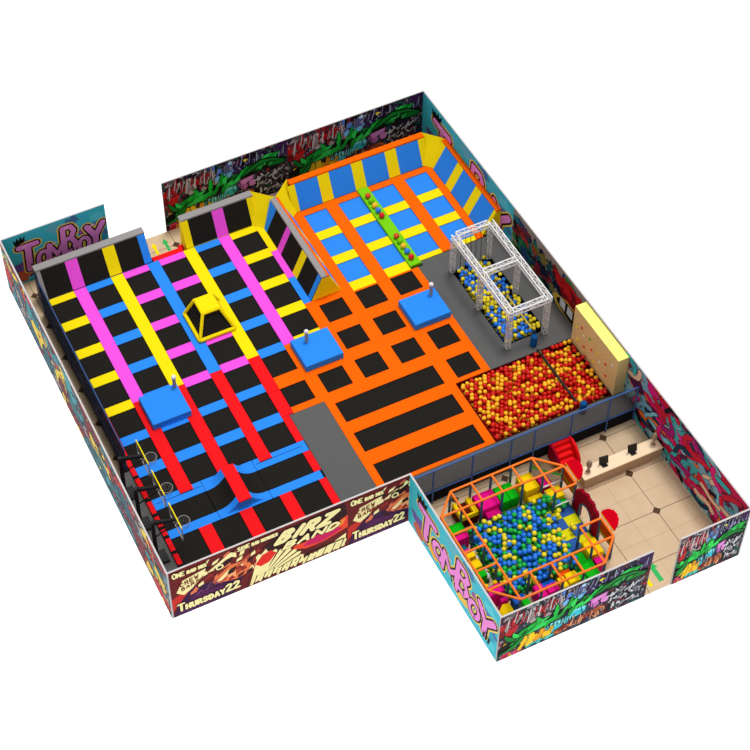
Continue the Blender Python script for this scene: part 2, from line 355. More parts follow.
DRB = graffiti_material('graffiti_dark_base', [(60, 26, 52), (24, 18, 44), (84, 78, 86), (20, 14, 24), (150, 30, 40), (40, 60, 90), (90, 84, 96), (50, 16, 40), (24, 90, 80), (160, 150, 160)], 2.6, 5.0, .05)
def dragon(mu, seed=1):
    W = mu.w; r = random.Random(seed); u_ = W / 6.2
    mu.poly([(0, 0), (W, 0), (W, H), (0, H)], DRB, 0)
    def sp(a, b_, ra, rb, c, k=.5, jag=.4, n=12): mu.splat(a * W, b_, ra * W, rb, c, n=n, jag=jag, k=k, rnd=r)
    def zig(a0, a1, b0, b1, n, wd, cols, k, ow=.06, out=(10, 6, 12), lean=.3):
        for i in range(n):
            a = a0 + (a1 - a0) * (i + .5) / n; q = b0 + (b1 - b0) * r.uniform(.0, .5); w2 = (a1 - a0) / n
            pts = [((a + r.uniform(-.5, .3) * w2) * W, q + (b1 - b0) * r.uniform(-.3, .2))]
            for m_ in range(r.choice([2, 3, 3])): pts.append(((a + r.uniform(-.3, .9) * w2 + lean * w2) * W, q + (b1 - b0) * r.uniform(-.2, .8)))
            if out: mu.stroke(pts, (wd + ow) * (.6 + .4 * u_), out, k)
            mu.stroke(pts, wd * (.6 + .4 * u_), r.choice(cols), k + .5)
    for i in range(26): sp(r.uniform(0, .42), r.uniform(1.6, 2.95), .03, .14, r.choice([(170, 150, 150), (150, 130, 130), (140, 20, 30), (200, 184, 184), (100, 90, 94)]), .3 + i * .01)
    for i in range(8): sp(r.uniform(0, .1), r.uniform(.9, 2.4), .03, .25, r.choice([(190, 30, 34), (120, 16, 24)]), .3 + i * .01)
    for i in range(5): mu.stroke([((.05 + .06 * i) * W, 1.95 + .12 * i), ((.16 + .06 * i) * W, 2.15 + .1 * i)], .13, (196, 24, 36), 1)
    zig(.02, .42, 2.0, 2.85, 34, .045, [(205, 190, 190), (160, 146, 150), (190, 30, 40)], 1.2, lean=.5)
    for i in range(14): sp(r.uniform(.38, .54), r.uniform(2.1, 2.95), .03, .16, r.choice([(120, 190, 235), (80, 130, 210), (180, 220, 245), (90, 110, 190)]), .5 + i * .01)
    for i in range(14): sp(r.uniform(.55, 1), r.uniform(1.9, 2.95), .05, .25, r.choice([(40, 24, 80), (22, 16, 50), (60, 26, 80), (16, 12, 24)]), .5 + i * .01)
    zig(.48, .98, 2.2, 2.85, 30, .04, [(130, 130, 160), (160, 170, 200), (90, 60, 120)], 1.2)
    sp(.66, 2.66, .02, .08, (235, 220, 30), 1.6)
    zig(.02, .34, .25, 1.0, 13, .17, [(250, 200, 20), (255, 216, 30), (235, 160, 20), (225, 190, 60)], 1.2, lean=.5)
    for i in range(8): sp(r.uniform(0, .2), r.uniform(.05, .9), .03, .16, r.choice([(200, 150, 30), (170, 30, 50), (120, 110, 40), (210, 60, 110)]), .65 + i * .01)
    for i in range(16):
        t = r.random(); sp(.3 + .32 * t, .62 + .72 * t + r.uniform(-.2, .2), .045, .17, r.choice([(90, 220, 232), (60, 200, 220), (130, 235, 240)]), .8 + i * .01, .15)
    zig(.3, .64, .6, 1.35, 22, .035, [(16, 60, 84), (10, 30, 50)], 1.4, out=None)
    zig(.18, .36, .1, .3, 5, .1, [(70, 200, 190), (40, 160, 170)], 1.3)
    for i in range(8): sp(r.uniform(.62, .72), r.uniform(1.1, 1.6), .028, .2, r.choice([(225, 140, 215), (200, 110, 190)]), .9 + i * .01, .2)
    for i in range(14): t = r.random(); sp(.4 + .3 * t, .28 + .42 * t, .04, .13, r.choice([(170, 80, 40), (205, 110, 60), (140, 50, 30)]), .95 + i * .01, .2)
    zig(.4, .72, .2, .8, 22, .035, [(110, 30, 20), (235, 160, 110)], 1.3, out=None)
    for b0 in (.25, .7, 1.15): zig(.72, .95, b0, b0 + .4, 8, .075, [(205, 205, 210), (150, 150, 156)], 1.3, ow=.1)
    gs = [(10, 160, 50), (20, 190, 64), (8, 128, 42), (50, 220, 92)]
    body = [(.02, .62), (.08, .85), (.14, 1.2), (.22, 1.35), (.34, 1.5), (.46, 1.62), (.58, 1.75), (.7, 1.85), (.82, 1.95), (.95, 1.9)]
    mu.stroke([(p * W, q) for p, q in body], .48, (6, 14, 8), 2)
    mu.stroke([(p * W, q) for p, q in body], .32, (10, 120, 42), 2.3)
    for i in range(46):
        t = (i + .5) / 46 * (len(body) - 1.01); j = int(t); v = t - j
        a = (body[j][0] * (1 - v) + body[j + 1][0] * v) * W; b_ = body[j][1] * (1 - v) + body[j + 1][1] * v
        if i < 6 or i > 42: continue
        ang = math.radians(r.choice([35, 60, 75, 120, 215, 240, 255, 20]) + r.uniform(-12, 12)); L = r.uniform(.45, .85)
        if i > 33: ang = math.radians(r.uniform(35, 70)); L = r.uniform(.6, 1.0)
        mu.leaf(a, b_, ang, L * (.5 + .5 * u_), .21, r.choice(gs), k=3 + i * .06, bend=r.uniform(-.2, .2))
    for i in range(20):
        a = r.uniform(.16, .86); b_ = 1.25 + a * .85 + r.uniform(-.2, .25)
        mu.stroke([(a * W, b_), ((a + .02) * W, b_ + r.uniform(.08, .2))], .035, r.choice([(90, 235, 130), (4, 30, 12), (6, 50, 20)]), 6.5)
    mu.leaf(.62 * W, 1.72, .08, .36 * W, .22, (14, 130, 46), k=6.4)
    mu.leaf(.17 * W, 1.25, 3.75, .19 * W + .2, .2, (16, 140, 48), k=6.4)

def poster(mu, W, off=0):
    r = random.Random(11); CRM = (252, 240, 170)
    def S(a): return off + a * W
    def P(pts, c, k): mu.poly([(S(a), b_) for a, b_ in pts], c, k)
    def ins(a): return off + a * W < mu.w - .02
    P([(0, 0), (1, 0), (1, H), (0, H)], (104, 22, 22), 0)
    P([(.0, .0), (.34, .0), (.4, .9), (.3, 1.3), (.12, 1.5), (.04, .9)], (56, 14, 62), .3)
    P([(.02, .1), (.22, .1), (.3, .8), (.14, 1.1)], (84, 24, 80), .4)
    P([(.0, .4), (.13, 1.7), (.0, 1.2)], (200, 44, 34), .45)
    P([(.22, 1.35), (.33, 1.95), (.42, 1.9), (.47, 1.1), (.36, .9), (.26, 1.1)], (236, 120, 66), .5)
    P([(.28, 1.3), (.36, 1.7), (.36, 1.1)], (250, 170, 110), .6)
    for i in range(60):
        a = r.uniform(.1, .52); b_ = r.uniform(.9, 2.7); P([(a, b_), (a + r.uniform(.02, .05), b_ + .08), (a + r.uniform(.02, .06), b_ + .3), (a + .005, b_ + .18)], r.choice([(150, 40, 34), (60, 10, 16), (190, 84, 60), (40, 8, 14), (230, 120, 80), (252, 240, 170)]), .62 + i * .005)
    # eye
    if ins(.26):
        P([(.2, 2.05), (.34, 2.75), (.37, 2.6), (.37, 2.3), (.345, 2.45), (.31, 2.4), (.24, 2.05)], CRM, 1); P([(.235, 2.1), (.31, 2.3), (.335, 2.35), (.345, 2.2), (.3, 2.0)], (34, 8, 12), 1.3)
        mu.disc(S(.275), 2.1, .16, CRM, 1.6); mu.disc(S(.275), 2.1, .09, (20, 8, 8), 1.9)
        P([(.385, 2.3), (.4, 2.75), (.42, 2.6), (.41, 2.35)], CRM, 1)
        P([(.25, 1.25), (.29, 1.5), (.33, 1.75), (.31, 1.45), (.28, 1.2)], CRM, 1.4)
    # fan of cream rays
    if ins(.6):
        P([(.4, .1), (.5, 1.7), (.56, 2.3), (.62, 2.25), (.6, 1.4), (.75, 1.15), (.8, .9), (.7, .1)], (90, 18, 20), .7)
        P([(.43, .05), (.48, 1.6), (.54, 2.1), (.58, 2.0), (.56, 1.2), (.52, .3)], CRM, .8)
        for i in range(9):
            t = math.radians(4 + 11 * i); a = .5; b_ = .25
            P([(a, b_), (a + .24 * math.cos(t - .07), b_ + 1.55 * math.sin(t - .07)), (a + .255 * math.cos(t), b_ + 1.65 * math.sin(t)), (a + .24 * math.cos(t + .07), b_ + 1.55 * math.sin(t + .07))], CRM, 1.5 + i * .02)
        for i in range(11):
            a = .44 + .05 * i; b0 = .12 + .03 * (i % 3); mu.stroke([(S(a), b0), (S(a + .02), b0 + .32), (S(a + .03), b0 + .1), (S(a + .045), b0 + .36)], .11, CRM, 2.6); mu.stroke([(S(a + .01), b0 - .05), (S(a + .035), b0 + .42)], .04, (30, 8, 12), 3)
        P([(.47, 1.3), (.51, 1.75), (.56, 1.85), (.59, 1.55), (.55, 1.15), (.5, 1.05)], (232, 36, 28), 2.2)
        P([(.68, 1.3), (.74, 1.95), (.9, 1.85), (1, 2.1), (1, 1.3), (.86, 1.0), (.76, 1.0)], (240, 70, 40), 1.1)
        P([(.74, 1.2), (.8, 1.75), (.92, 1.75), (.97, 1.35), (.85, 1.05)], (206, 20, 90), 1.3); P([(.84, 1.5), (.9, 1.85), (.99, 1.95), (.97, 1.6)], (255, 140, 40), 1.5)
        P([(.74, .1), (.98, .15), (.99, .95), (.9, .62), (.8, .5)], CRM, 1.2); P([(.66, .1), (.78, .62), (.98, .6), (.98, .68), (.77, .72)], (26, 8, 10), 1.5)
        P([(.55, 1.62), (.53, 2.2), (.6, 2.75), (.98, 2.95), (1, 2.1), (.9, 1.75), (.75, 1.45)], (46, 10, 14), 1.8)
        write(mu, 'BIRZ', S(.59), 2.1, .062 * W, .55, .21, CRM, k=3.4, slant=.7, out=(26, 6, 8), ow=.08, gap=1.5)
        write(mu, 'BAND', S(.63), 1.6, .055 * W, .32, .13, CRM, k=6.4, slant=.6, out=(26, 6, 8), ow=.06, gap=1.5)
        write(mu, 'SAVE BAD REMIXES', S(.38), 2.64, .0095 * W, .17, .055, CRM, k=3, out=(60, 10, 10), ow=.06, gap=1.5, sizes=[1.3] * 5 + [1] * 11)
    write(mu, 'ONE BAD MIX', S(.02), 2.55, .0115 * W, .18, .065, CRM, k=3, out=(60, 10, 10), ow=.05, gap=1.5, sizes=[1.7, 1.4, 1.4] + [1] * 8)
    P([(.03, 1.55), (.07, 2.2), (.2, 2.4), (.19, 2.1), (.12, 1.5), (.07, 1.25)], CRM, 1.2)
    write(mu, 'CREW', S(.055), 1.85, .018 * W, .22, .045, (120, 40, 20), k=2, gap=1.5, slope=.25); write(mu, 'BARS', S(.06), 1.58, .018 * W, .18, .04, (120, 40, 20), k=2, gap=1.5, slope=.25)
    if ins(.42):
        write(mu, 'THURSDAY', S(.03), .3, .0215 * W, .3, .1, CRM, k=3, out=(30, 6, 10), ow=.06, gap=1.55, sizes=[1.5] + [.95] * 7)
        write(mu, '22', S(.3), .34, .03 * W, .42, .11, CRM, k=3, out=(30, 6, 10), ow=.06, gap=1.4)
        for a, b_ in ((.14, .95), (.19, 1.0), (.24, 1.1), (.2, 1.2)): mu.stroke([(S(a), b_), (S(a + .02), b_ + .14), (S(a + .035), b_ + .1)], .03, (140, 90, 150), 1)
    else:
        write(mu, 'THURSDAY', S(.03), .3, .0215 * W * .92, .3, .1, CRM, k=3, out=(30, 6, 10), ow=.06, gap=1.5, sizes=[1.5] + [.95] * 7); write(mu, '22', mu.w - .62, .36, .17, .42, .1, CRM, k=3, out=(30, 6, 10), ow=.06, gap=1.4)

MULTI = graffiti_material('graffiti_multicolour', [(215, 16, 90), (150, 200, 215), (205, 20, 50), (90, 30, 80), (230, 110, 40), (60, 170, 180), (170, 10, 60), (220, 30, 130), (120, 170, 195), (200, 150, 170)], 1.7, 3.0, .03, (1, .55, 1))
OUTL = graffiti_material('graffiti_left_outside', [(60, 150, 160), (190, 30, 40), (40, 110, 120), (235, 200, 60), (150, 140, 140), (120, 20, 40), (30, 90, 110)], 1.4, 8.0, .06, (1, .6, 1))
def wall(name, x0, x1, y0, y1):
    m = MB(); m.box(x0, x1, y0, y1, 0, H, WALLB, top=EDG); return m.obj(name, local=False, kind='structure')
TH = .07
def mural_child(mu, parent, label=None):
    return mu.mb.obj('mural', parent, label=label)
wl = wall('wall_left', -TH, 0, -TH, YB + TH)
m_ = MB(); m_.add([(-TH - .004, YB, 0), (-TH - .004, -TH, 0), (-TH - .004, -TH, H), (-TH - .004, YB, H)], [(0, 1, 2, 3)], OUTL); m_.obj('mural', wl)
# inside of the left wall carries the same print
m_ = MB(); m_.add([(.004, 0, 0), (.004, YB, 0), (.004, YB, H), (.004, 0, H)], [(0, 1, 2, 3)], OUTL); m_.obj('mural', wl)
wbA = wall('wall_back', 0, 4.65, YB, YB + TH)
mu = Mural((0, YB, 0), (1, 0, 0), 4.65, (0, -1, 0)); tomboy(mu); mural_child(mu, wbA)
wbB = wall('wall_back', 7.3, XR + TH, YB, YB + TH)
mu = Mural((7.3, YB, 0), (1, 0, 0), 5.95, (0, -1, 0)); dragon(mu, 1); mural_child(mu, wbB)
mu = Mural((13.25, YB, 0), (1, 0, 0), XR - 13.25, (0, -1, 0)); dragon(mu, 1); mural_child(mu, wbB)
wr = wall('wall_right', XR, XR + TH, YG - TH, YB)
mu = Mural((XR, YB, 0), (0, -1, 0), 8.0, (-1, 0, 0)); tomboy(mu); mural_child(mu, wr)
mu = Mural((XR, 10.0, 0), (0, -1, 0), 8.6, (-1, 0, 0)); r = random.Random(21)
mu.poly([(0, 0), (8.6, 0), (8.6, H), (0, H)], (150, 138, 128), 0)
for i in range(190):
    t = r.random(); a = t * 4.9 + .1; b_ = r.uniform(.05, 2.55 + .2 * math.sin(t * 9))
    mu.splat(a, b_, r.uniform(.15, .4), r.uniform(.12, .36), r.choice([(16, 70, 84), (24, 104, 112), (14, 22, 50), (10, 12, 24), (10, 12, 24), (22, 84, 96), (40, 120, 60), (120, 30, 40), (120, 110, 50), (30, 60, 110)]), k=.3 + i * .005, jag=.45, rnd=r)
for i in range(9): mu.splat(r.uniform(.4, 1.9), r.uniform(1.6, 2.3), .2, .16, r.choice([(170, 40, 40), (150, 70, 30), (20, 90, 70)]), k=1.3 + i * .02, rnd=r)
for i in range(26): mu.splat(3.6 + r.uniform(0, 2.3), 2.15 - r.uniform(-.35, .6), .34, .26, r.choice([(196, 20, 24), (170, 14, 22), (120, 8, 16)]), k=1.6 + i * .02, rnd=r)
mu.splat(4.7, 1.05, 1.25, .5, (220, 180, 60), k=2.3, jag=.15, rnd=r); mu.splat(4.7, 1.12, 1.05, .38, (10, 8, 10), k=2.5, jag=.12, rnd=r)
for i in range(3): mu.poly([(3.95 + .55 * i, .95), (4.38 + .55 * i, .92), (4.36 + .55 * i, 1.4), (3.98 + .55 * i, 1.45)], (215, 215, 215), 2.8)
mural_child(mu, wr)
m_ = MB(); m_.add([(XR - .004, 1.4, 0), (XR - .004, YG, 0), (XR - .004, YG, H), (XR - .004, 1.4, H)], [(0, 1, 2, 3)], MULTI)
mu = Mural((XR, 1.4, 0), (0, -1, 0), 8.1, (-1, 0, 0)); r = random.Random(31)
for i in range(60):
    a = r.uniform(.1, 8); b_ = r.uniform(.1, 2.9); 
    pts = [(a, b_)]; ang = r.uniform(-.9, .9) + (0 if r.random() < .6 else 2)
    for q in range(4): ang += r.uniform(-.7, .7); pts.append((pts[-1][0] + .3 * math.cos(ang), min(2.95, max(.05, pts[-1][1] + .22 * math.sin(ang)))))
    ww = r.uniform(.14, .26); mu.stroke(pts, ww + .05, (20, 10, 30), 1 + i * .04); mu.stroke(pts, ww, r.choice([(60, 190, 195), (235, 30, 130), (240, 120, 40), (130, 200, 225), (220, 20, 60), (170, 20, 120), (240, 200, 170), (20, 60, 90)]), 1.02 + i * .04)
m_.obj('mural', wr); mural_child(mu, wr)
wf = wall('wall_front', 0, XT - TH, -TH, 0)
mu = Mural((0, -TH, 0), (1, 0, 0), XT - TH, (0, -1, 0)); poster(mu, 7.15, 0)
r = random.Random(11); poster(mu, 7.15, 7.15); mural_child(mu, wf)
wt = wall('wall_lobby_left', XT - TH, XT, YG, 0)
mu = Mural((XT - TH, 0, 0), (0, -1, 0), -YG, (-1, 0, 0)); tomboy(mu); mural_child(mu, wt)
wa = wall('wall_lobby_front', XT - TH, 15.9, YG - TH, YG)
mu = Mural((XT - TH, YG - TH, 0), (1, 0, 0), 15.9 - XT + TH, (0, -1, 0)); dragon(mu, 1); mural_child(mu, wa)
wb = wall('wall_lobby_front', 17.05, XR, YG - TH, YG)
mu = Mural((17.05, YG - TH, 0), (1, 0, 0), XR - 17.05, (0, -1, 0)); dragon(mu, 1); mural_child(mu, wb)

# ================================================================ DECK
PIT1 = (14.24, 19.42, 1.24, 4.42); PIT2 = (17.0, 18.8, 5.28, 9.75)
def rects(x0, x1, y0, y1, holes, keep=lambda x, y: True, ex=(), ey=()):
    xs = sorted({x0, x1, *ex, *[h[0] for h in holes], *[h[1] for h in holes]}); ys = sorted({y0, y1, *ey, *[h[2] for h in holes], *[h[3] for h in holes]})
    xs = [x for x in xs if x0 <= x <= x1]; ys = [y for y in ys if y0 <= y <= y1]; out = []
    for j in range(len(ys) - 1):
        run = None
        for i in range(len(xs) - 1):
            cx = (xs[i] + xs[i + 1]) / 2; cy = (ys[j] + ys[j + 1]) / 2
            ok = keep(cx, cy) and not any(h[0] < cx < h[1] and h[2] < cy < h[3] for h in holes)
            if ok: run = [xs[i], xs[i + 1]] if run is None else [run[0], xs[i + 1]]
            if (not ok or i == len(xs) - 2) and run is not None: out.append((run[0], run[1], ys[j], ys[j + 1])); run = None
    return out
dk = MB()
for a in rects(.86, XR - .05, .28, 15.95, [PIT1, PIT2]): dk.box(*a, .002, .7, DRK)
deck = dk.obj('raised_deck', local=False, label='raised black deck carrying all the trampolines, mats and ball pits', cat='platform')
for (a0, a1, b0, b1) in (PIT1, PIT2): pass

T0, T1 = .702, .735      # bed
P0, P1 = .702, .765      # pad
def bed(x0, x1, y0, y1, label, col=BLK, edge=WEB, group=None):
    m = MB(); e = .03
    m.box(x0 + e, x1 - e, y0 + e, y1 - e, T0, T1, col)
    o = m.obj('trampoline', label=label, cat='trampoline', group=group)
    f = MB()
    for q in ((x0 + .002, x1 - .002, y0 + .002, y0 + e), (x0 + .002, x1 - .002, y1 - e, y1 - .002), (x0 + .002, x0 + e, y0 + e, y1 - e), (x1 - e, x1 - .002, y0 + e, y1 - e)): f.box(*q, T0, T1 + .006, edge)
    f.obj('edge_webbing', o); return o
def pad(x0, x1, y0, y1, m, label, name='padding_strip', group=None, z=0, tab=None):
    g = .004; q = MB()
    if tab: q.box(x0 + g, x1 - g, tab, y0 + .02, P1 + .003, P1 + .05, m)
    return q.box(x0 + g, x1 - g, y0 + g, y1 - g, P0 + z, P1 + z, m, ch=.012).obj(name, label=label, cat='padding', group=group)

SX = [(2.21, 2.76), (3.9, 4.45), (5.58, 6.1), (7.26, 7.79), (8.9, 9.43)]
CX = [(1.08, 2.21), (2.76, 3.9), (4.45, 5.58), (6.1, 7.26), (7.79, 8.9), (9.43, 10.62)]
RY = [(15.58, 15.95), (13.98, 14.47), (12.34, 12.83), (10.68, 11.18), (9.05, 9.52), (7.43, 7.88), (5.78, 6.28)]
CY = [(14.47, 15.58), (12.83, 13.98), (11.18, 12.34), (9.52, 10.68), (7.88, 9.05), (6.28, 7.43), (4.62, 5.78)]
CN = ['beside the navy left fence', 'between left pink and left yellow runners', 'between left yellow runner and blue runner', 'between blue runner and right yellow runner', 'between right yellow and right pink runners', 'beside the leaning black spine wall']
CN2 = ['beside the basketball hoops', 'between first and second red runners', 'between second and third red runners', 'between third and fourth red runners']
for j, (y0, y1) in enumerate(CY):
    for i, (x0, x1) in enumerate(CX):
        if i >= 4 and j > 4: continue
        if i == 5 and j > 3: continue
        if j < 5: lab = 'black trampoline %s, %s row from the back' % (CN[i], ORD[j])
        else: lab = 'black trampoline %s, %s' % (CN2[i], ['second row of the red runner court', 'row just above the long curved mats'][j - 5])
        if i == 4 and j == 4: y0 = 7.93
        bed(x0, x1, y0, y1, lab)
cm = {0: [YEL] * 5 + [BLU] * 2, 1: [BLU] * 7, 2: [PNK] * 5 + [BLU] * 2, 3: [PNK] * 5 + [BLU] * 2, 4: [BLU] * 5, 5: [YEL] * 5}
mn = {YEL: 'yellow', BLU: 'blue', PNK: 'pink'}
for i, cols in cm.items():
    for j, mt in enumerate(cols):
        y0, y1 = RY[j]
        where = CN[i] if j < 5 else CN2[i]
        pad(*CX[i], y0, y1, mt, 'short %s pad %s, %s row from the back' % (mn[mt], where, ORD[j]))
ZC = 9.27
for i, (mt, nm) in enumerate(((PNK, 'pink'), (YEL, 'yellow'), (BLU, 'blue'), (YEL, 'yellow'), (PNK, 'pink'))):
    side = {0: 'left', 1: 'left', 2: 'middle', 3: 'right', 4: 'right'}[i]
    pad(*SX[i], ZC, 15.95, mt, 'long %s %s padding runner crossing the multicoloured trampoline court' % (side, nm), 'padding_runner')
    if i < 3: pad(*SX[i], 4.62, ZC, RED, 'long red padding runner, %s from the left' % ORD[i], 'padding_runner', tab=4.38 if i != 1 else None)
pad(*SX[3], 7.3, ZC, RED, 'wide upper part of the right red runner by the orange grid', 'padding_runner')
pad(7.26, 7.79, 5.98, 7.3, RED, 'middle part of the right red runner above the grey mat', 'padding_runner')
pad(7.26, 7.58, 4.62, 5.98, RED, 'narrow right red runner beside the top of the grey mat', 'padding_runner')
pad(7.26, 7.58, 3.05, 4.08, RED, 'narrow red pad closing the right end of the long curved mat')
pad(7.26, 7.58, 1.2, 2.65, RED, 'narrow red pad beside the bottom of the grey mat')
for i in range(3): pad(*SX[i], 1.2, 2.66, RED, 'short red padding runner at the front wall, %s from the left' % ORD[i], 'padding_runner')
for i in range(4): bed(*CX[i], 1.2, 2.65, 'black trampoline in the front row by the poster wall, %s from the left' % ORD[i])
o = pad(.875, 1.08, .5, 9.4, RED, 'narrow red edge pad along the left side under the hoops')
for q_ in (1.35, 2.0, 2.75, 3.2, 3.85, 4.6, 5.2, 5.8): MB().box(.872, 1.083, q_, q_ + .14, P0, P1 + .006, DRK).obj('dark_band', o)  # dark bands breaking up the red edge pad at intervals
pad(.875, 1.08, 9.4, 15.95, NAV, 'narrow navy edge pad along the left side behind the net')
pad(1.08, 7.58, .6, 1.2, BLU, 'blue front edge pad hidden close behind the poster wall')
# long mats with a raised roll in the middle
X0, X1 = 3.15, 5.32
for a0, a1, s0, s1, nm in ((1.08, X0, 1.2, 3.1, 'left'), (X1, 7.56, 5.4, 7.4, 'right')):
    o = pad(a0, a1, 4.08, 4.62, BLU, 'blue band above the %s long black mat' % nm)
    MB().box(s0, s1, 4.36, 4.385, P1, P1 + .002, mat('seam_blue', (16, 60, 130), **VP)).obj('seam', o)
pad(1.08, X0, 2.65, 3.05, BLU, 'blue band below the left long black mat')
pad(X1, 7.5, 2.65, 3.05, BLU, 'blue band below the right long black mat')
bed(1.08, X0, 3.05, 4.08, 'long black mat left of the raised roll')
bed(X1, 7.26, 3.05, 4.08, 'long black mat right of the raised roll')
def prof(x):
    d = max(0, abs(x - 4.235) - .265); t = 1 - min(1, d / .75)
    return .46 * t ** 2.4
def gy(y):
    return min(1, max(0, (y - 2.75) / .03)) * min(1, max(0, (4.6 - y) / .12))
roll = empty('jump_roll', (4.235, 3.6, .7), 'raised curved roll with red top between the two long black mats', 'padding')
def sheet(ya, yb, mt, name, ny):
    m = MB(); nx = 44; vs = []
    for j in range(ny + 1):
        y = ya + (yb - ya) * j / ny
        for i in range(nx + 1): x = X0 + .01 + (X1 - X0 - .02) * i / nx; vs.append((x, y, .76 + prof(x) * gy(y)))
    m.add(vs, [(j * (nx + 1) + i, j * (nx + 1) + i + 1, (j + 1) * (nx + 1) + i + 1, (j + 1) * (nx + 1) + i) for j in range(ny) for i in range(nx)], mt, True)
    # skirt down to the deck so the sheet is solid
    for j in (0, ny):
        y = vs[j * (nx + 1)][1]
        b_ = [vs[j * (nx + 1) + i] for i in range(nx + 1)]; c_ = [(v[0], v[1], .705) for v in b_]
        m.add(b_ + c_, [(i, i + 1, nx + 2 + i, nx + 1 + i) for i in range(nx)], mt)
    m.obj(name, roll)
sheet(3.05, 4.08, BLK, 'jumping_mat', 4); sheet(2.655, 3.05, BLU, 'front_band', 26); sheet(4.08, 4.615, BLU, 'rear_band', 8)
MB().box(3.97, 4.5, 2.74, 4.5, 1.19, 1.25, RED, ch=.015).obj('top_pad', roll, label='red top pad')

# grey mats
pad(7.58, 9.12, .6, 5.96, GRY, 'plain grey mat between the red runner and orange grid', 'floor_mat')
pad(7.0 + .6, 14.2, .3, .6, GRY, 'grey walkway mat close behind the poster wall', 'floor_mat')
gm = MB()
for a in rects(15.82, XR - .05, 4.44, 10.62, [(PIT2[0] - .03, PIT2[1] + .03, PIT2[2] - .03, PIT2[3] + .03)]): gm.box(*a, P0, .745, GRY)
for a in rects(16.06, XR - .05, 10.62, 10.86, []): gm.box(*a, P0, .745, GRY)
gm.obj('floor_mat', label='large grey mat surrounding the truss foam pit', cat='floor mat')
gm = MB()
gm.box(9.13, XR - .05, .3, 1.2, P0, .745, GRY); gm.box(19.44, XR - .05, 1.2, 4.42, P0, .745, GRY)
gm.obj('floor_mat', label='grey walkway mat behind the blue netted fence', cat='floor mat')

# orange grid
OX = [(7.79, 8.9), (9.45, 10.57), (11.12, 12.2), (12.78, 13.86), (14.43, 15.48)]
OY = [(9.52, 10.55), (7.93, 8.93), (6.27, 7.3), (4.63, 5.67), (3.03, 4.04), (1.38, 2.37)]
ocells = []; n_ = 0
RN = ['top row', 'platform row', 'third row', 'fourth row', 'fifth row', 'bottom row']
for i, cx in enumerate(OX):
    for j, cy in enumerate(OY):
        if i == 0 and j != 2: continue
        if i == 1 and j == 0: continue
        if i < 4 and j > 2: continue
        if i == 4 and j > 3: continue
        ocells.append((*cx, *cy))
        if (i, j) in ((1, 1), (4, 1)): 
            bed(*cx, *cy, 'black trampoline under the %s blue platform of the orange grid' % ('left' if i == 1 else 'right')); continue
        bed(*cx, *cy, 'square black trampoline in orange grid, %s, %s column from the left' % (RN[j], ORD[i]))
for j in (3, 4, 5):
    ocells.append((9.45, 13.84, *OY[j])); bed(9.45, 13.84, *OY[j], 'long black mat in the orange grid, %s from the back' % ORD[j - 3])
def kp(x, y):
    if x > 14.2 and y < 4.44: return False
    if x < 7.79: return False
    if x < 8.9: return 5.96 < y < 7.93
    if x < 9.12: return 5.96 < y < ZC
    if x < 9.43: return y < ZC
    if x < 10.62: return y < 9.05
    if x < 12.3: return y < 10.9
    if x < 12.78: return y < 10.9
    if x < 15.5: return y < 10.62
    return y < 10.62
g = MB()
for a in rects(7.79, 15.81, 1.21, 10.9, ocells, kp, ex=(8.9, 9.12, 9.43, 10.62, 12.3, 12.78, 14.2, 15.5), ey=(5.96, 7.93, 9.05, ZC, 10.62, 4.44)): g.box(*a, P0, P1, ORA)
g.obj('padding_grid', local=False, label='large orange padding grid framing the square and long black mats', cat='padding')
# blue court
BX = [(12.78, 13.87), (14.43, 15.5), (16.04, 17.15), (17.7, 18.8)]; BYc = [(14.33, 15.45), (12.78, 13.84), (11.15, 12.28)]
BS = [(13.84, 14.33), (12.28, 12.78), (10.63, 11.15)]
bc = []
for i, cx in enumerate(BX):
    for j, cy in enumerate(BYc):
        bed(*cx, *cy, 'blue trampoline in blue court, %s row from the back, %s column from left' % (ORD[j], ORD[i]), SKY, SKE)
        lo = BS[j][0] if (j < 2 or i < 2) else 10.88
        pad(*cx, lo, BS[j][1], YEL, 'short yellow pad in blue court, %s row from back, %s column from left' % (ORD[j], ORD[i]))
        bc.append((*cx, *cy)); bc.append((*cx, lo, BS[j][1]))
bc.append((15.5, 16.04, 10.6, 15.77))
g = MB()
for a in rects(12.32, 19.13, 10.63, 15.77, bc, lambda x, y: (y > 10.9 or 13.8 < x < 14.5 or (x > 12.78 and x < 13.0 and y < 10.9 and False)), ex=(12.78, 14.43, 13.87), ey=(10.9,)): g.box(*a, P0, P1, ORA)
g.obj('padding_grid', local=False, label='orange padding lattice framing the blue trampolines', cat='padding')
pad(10.62, 10.95, 14.2, 15.95, YEL, 'yellow pad at the foot of the black spine wall, rear end')
pad(10.62, 10.95, 12.5, 14.2, PNK, 'pink pad at the foot of the black spine wall, middle')
pad(10.62, 10.95, 10.9, 12.5, BLU, 'blue pad at the foot of the black spine wall, front end')
# green beam with balls
gb = MB().box(15.51, 16.03, 10.72, 15.74, P0, .86, GRN, ch=.02).obj('padded_beam', label='lime green padded beam dividing the blue court, holding balls', cat='beam')
for k, yy in enumerate((15.1, 14.77, 14.45, 14.12, 13.78, 12.42, 12.1, 11.78, 11.44, 11.08)):
    mt, nm = [(BO_, 'orange'), (GRN, 'lime'), (BY_, 'yellow'), (BB_, 'blue'), (BR_, 'red')][k % 5]
    MB().sphere((15.73, yy, .86 + .13), .13, mt, 16, 10).obj('ball', label='%s ball on the lime beam, in its %s group of five' % (nm, 'rear' if k < 5 else 'front'), cat='ball', group='balls on the lime beam')
